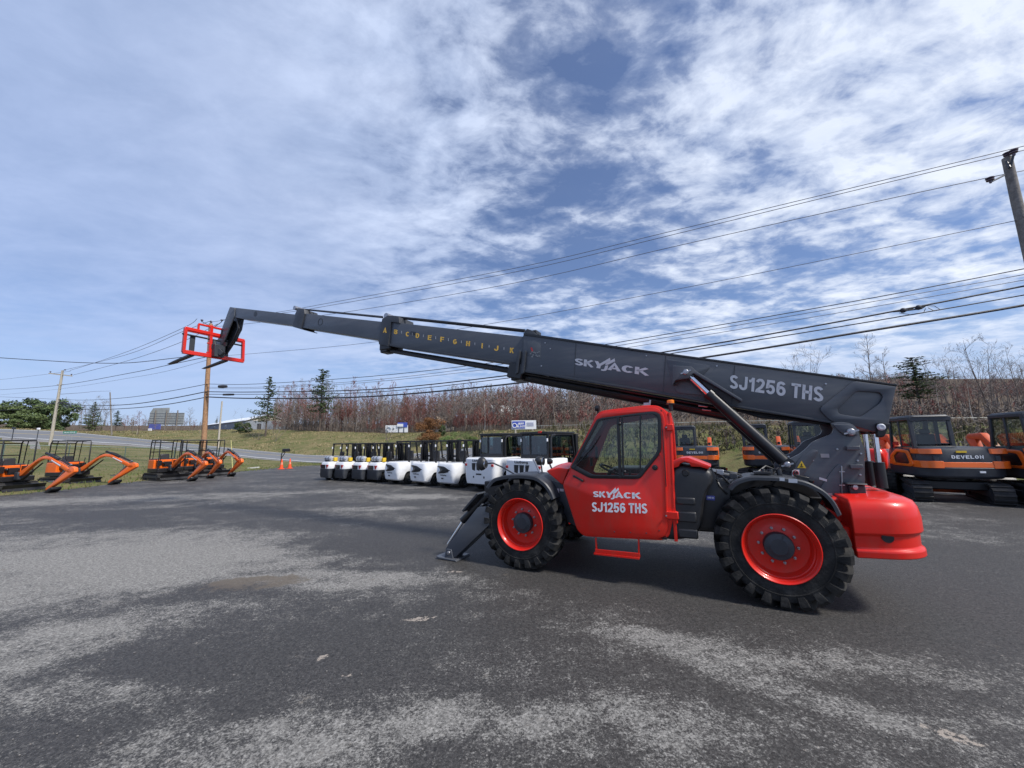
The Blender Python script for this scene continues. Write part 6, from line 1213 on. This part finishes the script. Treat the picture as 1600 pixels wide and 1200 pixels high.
# ------------------------------------------------------------------ buildings and signs
def house(name, label, c, rz, L_, W, eh, rh, wall, roof, wins=((.3, .45), (.7, .45)), ends=True, gable=None):
    t = thing(name, label, 'building', c, rz); mb = MB(); mb.box((0, 0, eh/2), (L_, W, eh)); mb.build('wall', wall, t)
    g = MB()
    for s_ in (1, -1): g.prism([(s_*L_/2, -W/2, eh), (s_*L_/2, W/2, eh), (s_*L_/2, 0, eh+rh)], (-s_*.1, 0, 0))
    g.build('gable', gable or wall, t)
    mb = MB(); o = .4; th = .12
    for s_ in (1, -1): mb.prism([(-L_/2-o, s_*(W/2+o), eh-o*rh/(W/2)), (-L_/2-o, 0, eh+rh+.02), (-L_/2-o, 0, eh+rh+th), (-L_/2-o, s_*(W/2+o), eh-o*rh/(W/2)+th)], (L_+2*o, 0, 0))
    mb.build('roof', roof, t)
    for f, z in wins:
        for s_ in (1, -1):
            wd = MB(); wd.box((-L_/2+L_*f, s_*(W/2+.03), eh*z+.3), (1.2, .06, .9)); w_ = wd.build('window', ROOFW, t); MB().box((-L_/2+L_*f, s_*(W/2+.065), eh*z+.3), (1.0, .03, .72)).build('pane', GLASSD, w_)
    MB().box((L_/2+.03, -W*.2, 1.05), (.06, 1., 2.1)).build('door', CHAR, t)
    return t
a = at(383, 670, 105); b = at(322, 671.5, 128); dv = (b-a); dv.z = 0; Ls = dv.length; ang = math.atan2(dv.y, dv.x)
cc = a+dv/2; nv = Vector((-dv.y, dv.x, 0)).normalized(); 
if nv.y < 0: nv = -nv
W_ = 11; cc = cc+nv*W_/2; cc.z = a.z-.6
house('long_shed', 'long low shed with a white metal roof and cream gable end behind the fresh pole', cc, ang+math.pi, Ls, W_, 2.9, 1.7, SIDG, ROOFW, ((.25, .5), (.55, .5), (.8, .5)), gable=SIDC)
g_ = at(397, 668, 106); MB_ = None
t = thing('gable_cladding', 'cream clad end wall of the long shed', 'wall', (0, 0, 0)) if False else None
house('beige_house', 'small beige house peeping out right of the rusty bush', tz(697, 78)+Vector((0, 0, -.2)), R(35), 3.6, 2.6, 1.9, 1., SIDC, mat('tan_roof', (.20, .15, .11), .8), ((.5, .4),))
house('grey_roof_house', 'house with a pale grey roof showing over the blue and white sign', tz(791, 66)+Vector((0, 0, .2)), R(20), 4.6, 3., 1.8, 1.2, mat('brown_siding', (.20, .14, .11), .8), mat('light_roof', (.42, .43, .42), .7), ((.5, .4),), gable=WHITE)
house('white_cottage', 'tiny white house front among the far trees above the middle forklifts', tz(563, 125), R(10), 3, 3, 2.6, 2.0, WHITE, SIDG, ((.5, .4),))
def board(name, label, pa, pb, pt, Y, m, th=.15, cat='sign'):
    A = at(*pa, Y); B_ = at(*pb, Y); T = at(*pt, Y); t = thing(name, label, cat, A); mb = MB(); v = B_-A; u = T-A; u = Vector((0, 0, u.z)); mb.prism([(0, 0, 0), v, v+u, u], (0, th, 0)); mb.build('panel', m, t); return t, v, u
t, v, u = board('white_sign', 'wide white trailer like sign with a blue panel on the bank top', (602, 675.5), (637, 675.5), (602, 664.5), 78, WHITE); MB().prism([v*.55+u*.72+Vector((0, -.1, 0)), v*.98+u*.72+Vector((0, -.1, 0)), v*.98+u*1.4+Vector((0, -.1, 0)), v*.55+u*1.4+Vector((0, -.1, 0))], (0, .08, 0)).build('blue_panel', BLUE, t)
MB().prism([v*.53+u*.8+Vector((0, -.22, 0)), v*.80+u*.8+Vector((0, -.22, 0)), v*.80+u*1.2+Vector((0, -.22, 0)), v*.53+u*1.2+Vector((0, -.22, 0))], (0, .08, 0)).build('white_panel', WHITE, t)
mb = MB(); c_ = v*.14+u*.42+Vector((0, -.05, 0)); mb.tube([c_+Vector((math.cos(q)*.42, 0, math.sin(q)*.36)) for q in [2*math.pi*k/16 for k in range(13)]], .07, 5); mb.build('emblem', mat('slate_blue', (.14, .2, .28), .6), t); MB().bar(v*.33+u*.5+Vector((0, -.04, 0)), v*.4+u*.5+Vector((0, -.04, 0)), .05, .3).build('lettering', SIDG, t)
for f in (.6, .83): MB().tube([v*f+u*.72+Vector((0, -.06, 0)), v*f-u*.1+Vector((0, -.06, 0))], .07, 6).build('leg', CHAR, t)
t, v, u = board('roadside_sign', 'white billboard with a blue square and white letters above the big forklifts', (799.5, 671), (838, 670.5), (799.5, 657), 40, WHITE)
MB().prism([v*.03+u*.1+Vector((0, -.03, 0)), v*.55+u*.1+Vector((0, -.03, 0)), v*.55+u*.9+Vector((0, -.03, 0)), v*.03+u*.9+Vector((0, -.03, 0))], (0, .02, 0)).build('blue_panel', BLUE, t)
o_ = v*.24+u*.52+Vector((0, -.035, 0)); sign('lettering', 'JEFF', o_, v*.26, u*.22, LETW, t, t=.24); sign('lettering', 'BLACK', v*.2+u*.22+Vector((0, -.035, 0)), v*.34, u*.22, LETW, t, t=.24)
c_ = v*.12+u*.42+Vector((0, -.05, 0)); MB().tube([c_+Vector((math.cos(q)*.22, 0, math.sin(q)*.22)) for q in [2*math.pi*k/16 for k in range(17)]], .045, 5).build('emblem', LETW, t)
for z in (.72, .56, .42): MB().bar(v*.62+u*z+Vector((0, -.03, 0)), v*.9+u*z+Vector((0, -.03, 0)), .02, .07).build('text_line', mat('pale_print', (.45, .47, .6), .6), t)
for f in (.15, .85): MB().tube([v*f+Vector((0, .1, 0)), v*f+Vector((0, .1, -3))], .1, 8).build('leg', CONC, t)
# billboard seen from behind
BBM = mat('billboard_back', (.30, .32, .31), .7, var=.15, vs=1)
t, v, u = board('billboard', 'big pale grey billboard seen from behind across the road', (232, 664), (286, 664), (232, 645), 118, BBM); MB().prism([v*0+u*1.0, v*.55+u*1.0, v*.55+u*1.42, v*.08+u*1.38], (0, .15, 0)).build('upper_panel', BBM, t)
for f in (.18, .5, .82): MB().tube([v*f+u*1.2+Vector((0, -.2, 0)), v*f+Vector((0, -.2, -u.z*1.0))], .16, 8).build('post', WOODG, t)
for k in range(5): MB().bar(u*(.15+.2*k)+Vector((0, -.05, 0)), v+u*(.15+.2*k)+Vector((0, -.05, 0)), .06, .08).build('stringer', GALV, t)
mb = MB(); A_ = at(236, 672, 112)-at(232, 664, 118); pass
t, v, u = board('blue_shop_sign', 'small blue and white sign under the big grey billboard', (232, 671), (250, 671), (232, 662.5), 110, mat('shop_blue', (.10, .12, .38), .6)); MB().box(v*.15+u*-.2+Vector((0, -.05, 0)), (.9, .3, 1.2)).build('white_panel', WHITE, t)
# street name sign
q = tz(107, 56); t = thing('street_name_sign', 'green street name sign on two thin posts by the far road', 'sign', q); zt = (at(107, 675.5, 56)-q).z
MB().box((0, 0, zt), (1.9, .04, .32)).build('sign_plate', GREENSG, t); sign('lettering', 'OLD ROAD', (-.8, -.025, zt-.07), (1.6, 0, 0), (0, 0, .15), LETW, t)
for x in (-.4, .35): MB().tube([(x, .04, -.2), (x, .04, zt+.1)], .035, 6).build('post', GALV, t)
# cones, mailbox, marker pole, board
def cone(px, py, label):
    t = thing('traffic_cone', label, 'traffic cone', gnd(px, py), 0, 'traffic cones by the yard entrance'); MB().box((0, 0, .02), (.38, .38, .04)).build('base', CONEO, t, .01)
    MB().lathe([(.14, .04), (.035, .78), (0, .80)], (0, 0, 0), (0, 0, 1), 20).build('body', CONEO, t); MB().lathe([(.098, .36), (.072, .54)], (0, 0, 0), (0, 0, 1), 20, False).build('collar', mat('faded_collar', (.75, .25, .15), .5), t)
cone(439.5, 733, 'orange traffic cone left of the other one, below the mailbox'); cone(452.5, 732, 'orange traffic cone right of the mailbox post')
q = gnd(438.5, 728); t = thing('mailbox', 'black mailbox on a slanting dark post behind the orange cones', 'mailbox', q); k_ = q.y/600
MB().tube([(0, 0, -.2), (.0, 0, 1.15), (.3, 0, 1.3)], .045, 6).build('post', CHAR, t); MB().tube([(.02, 0, .7), (.35, 0, 1.25)], .035, 6).build('brace', CHAR, t); mb = MB(); mb.loft([[(x, y, z) for y, z in [(-.12, 1.3), (.12, 1.3), (.12, 1.45)]+[(.12*math.cos(R(a)), 1.45+.12*math.sin(R(a))) for a in (30, 60, 90, 120, 150)]+[(-.12, 1.45)]] for x in (.1, .72)]); mb.build('box', BLACK, t)
q = tz(368, 29.5); MB_ = MB().tube([q-Vector((0, 0, .1)), at(361, 688, 29.5)], .028, 6).build('marker_pole', mat('marker_yellow', (.75, .68, .28), .6)); tag(MB_, 'thin pale yellow marker pole leaning over the rightmost mini excavator arm', 'pole')
q = tz(391, 30); q = gnd(391, 733)+Vector((0, .3, .06)); MB_ = MB().bar(q+Vector((-.35, 0, .0)), q+Vector((.4, .1, .05)), .3, .09).build('white_board', mat('pale_board', (.6, .6, .57), .7)); tag(MB_, 'white board lying in the grass left of the orange cones', 'board')
for x, Y, lb in ((57, 64, 'short black roadside post with a pale cap near the road bend'), (18, 55, 'small black mailbox like post near the gravel drive')):
    q = tz(x, Y); t = thing('roadside_post', lb, 'post', q); MB().tube([(0, 0, -.1), (0, 0, 1.7)], .05, 6).build('shaft', CHAR, t); MB().box((0, 0, 1.75), (.35, .25, .3)).build('cap', LETW if x > 30 else CHAR, t, .03)
# a few loose stones on the yard
rd = random.Random(7); mb = MB()
for _ in range(260):
    px = rd.uniform(-100, 1700); py = 800+400*rd.random()**.8; p = gnd(px, py); s_ = rd.uniform(.003, .007); mb.ball((p.x, p.y, s_*.5), (s_*1.2, s_, s_*.7), 3)
tag(mb.build('loose_gravel', mat('stone_grey', (.18, .17, .16), .9, var=.4, vs=30)), 'loose bits of gravel scattered over the yard', 'gravel', None, 'stuff')
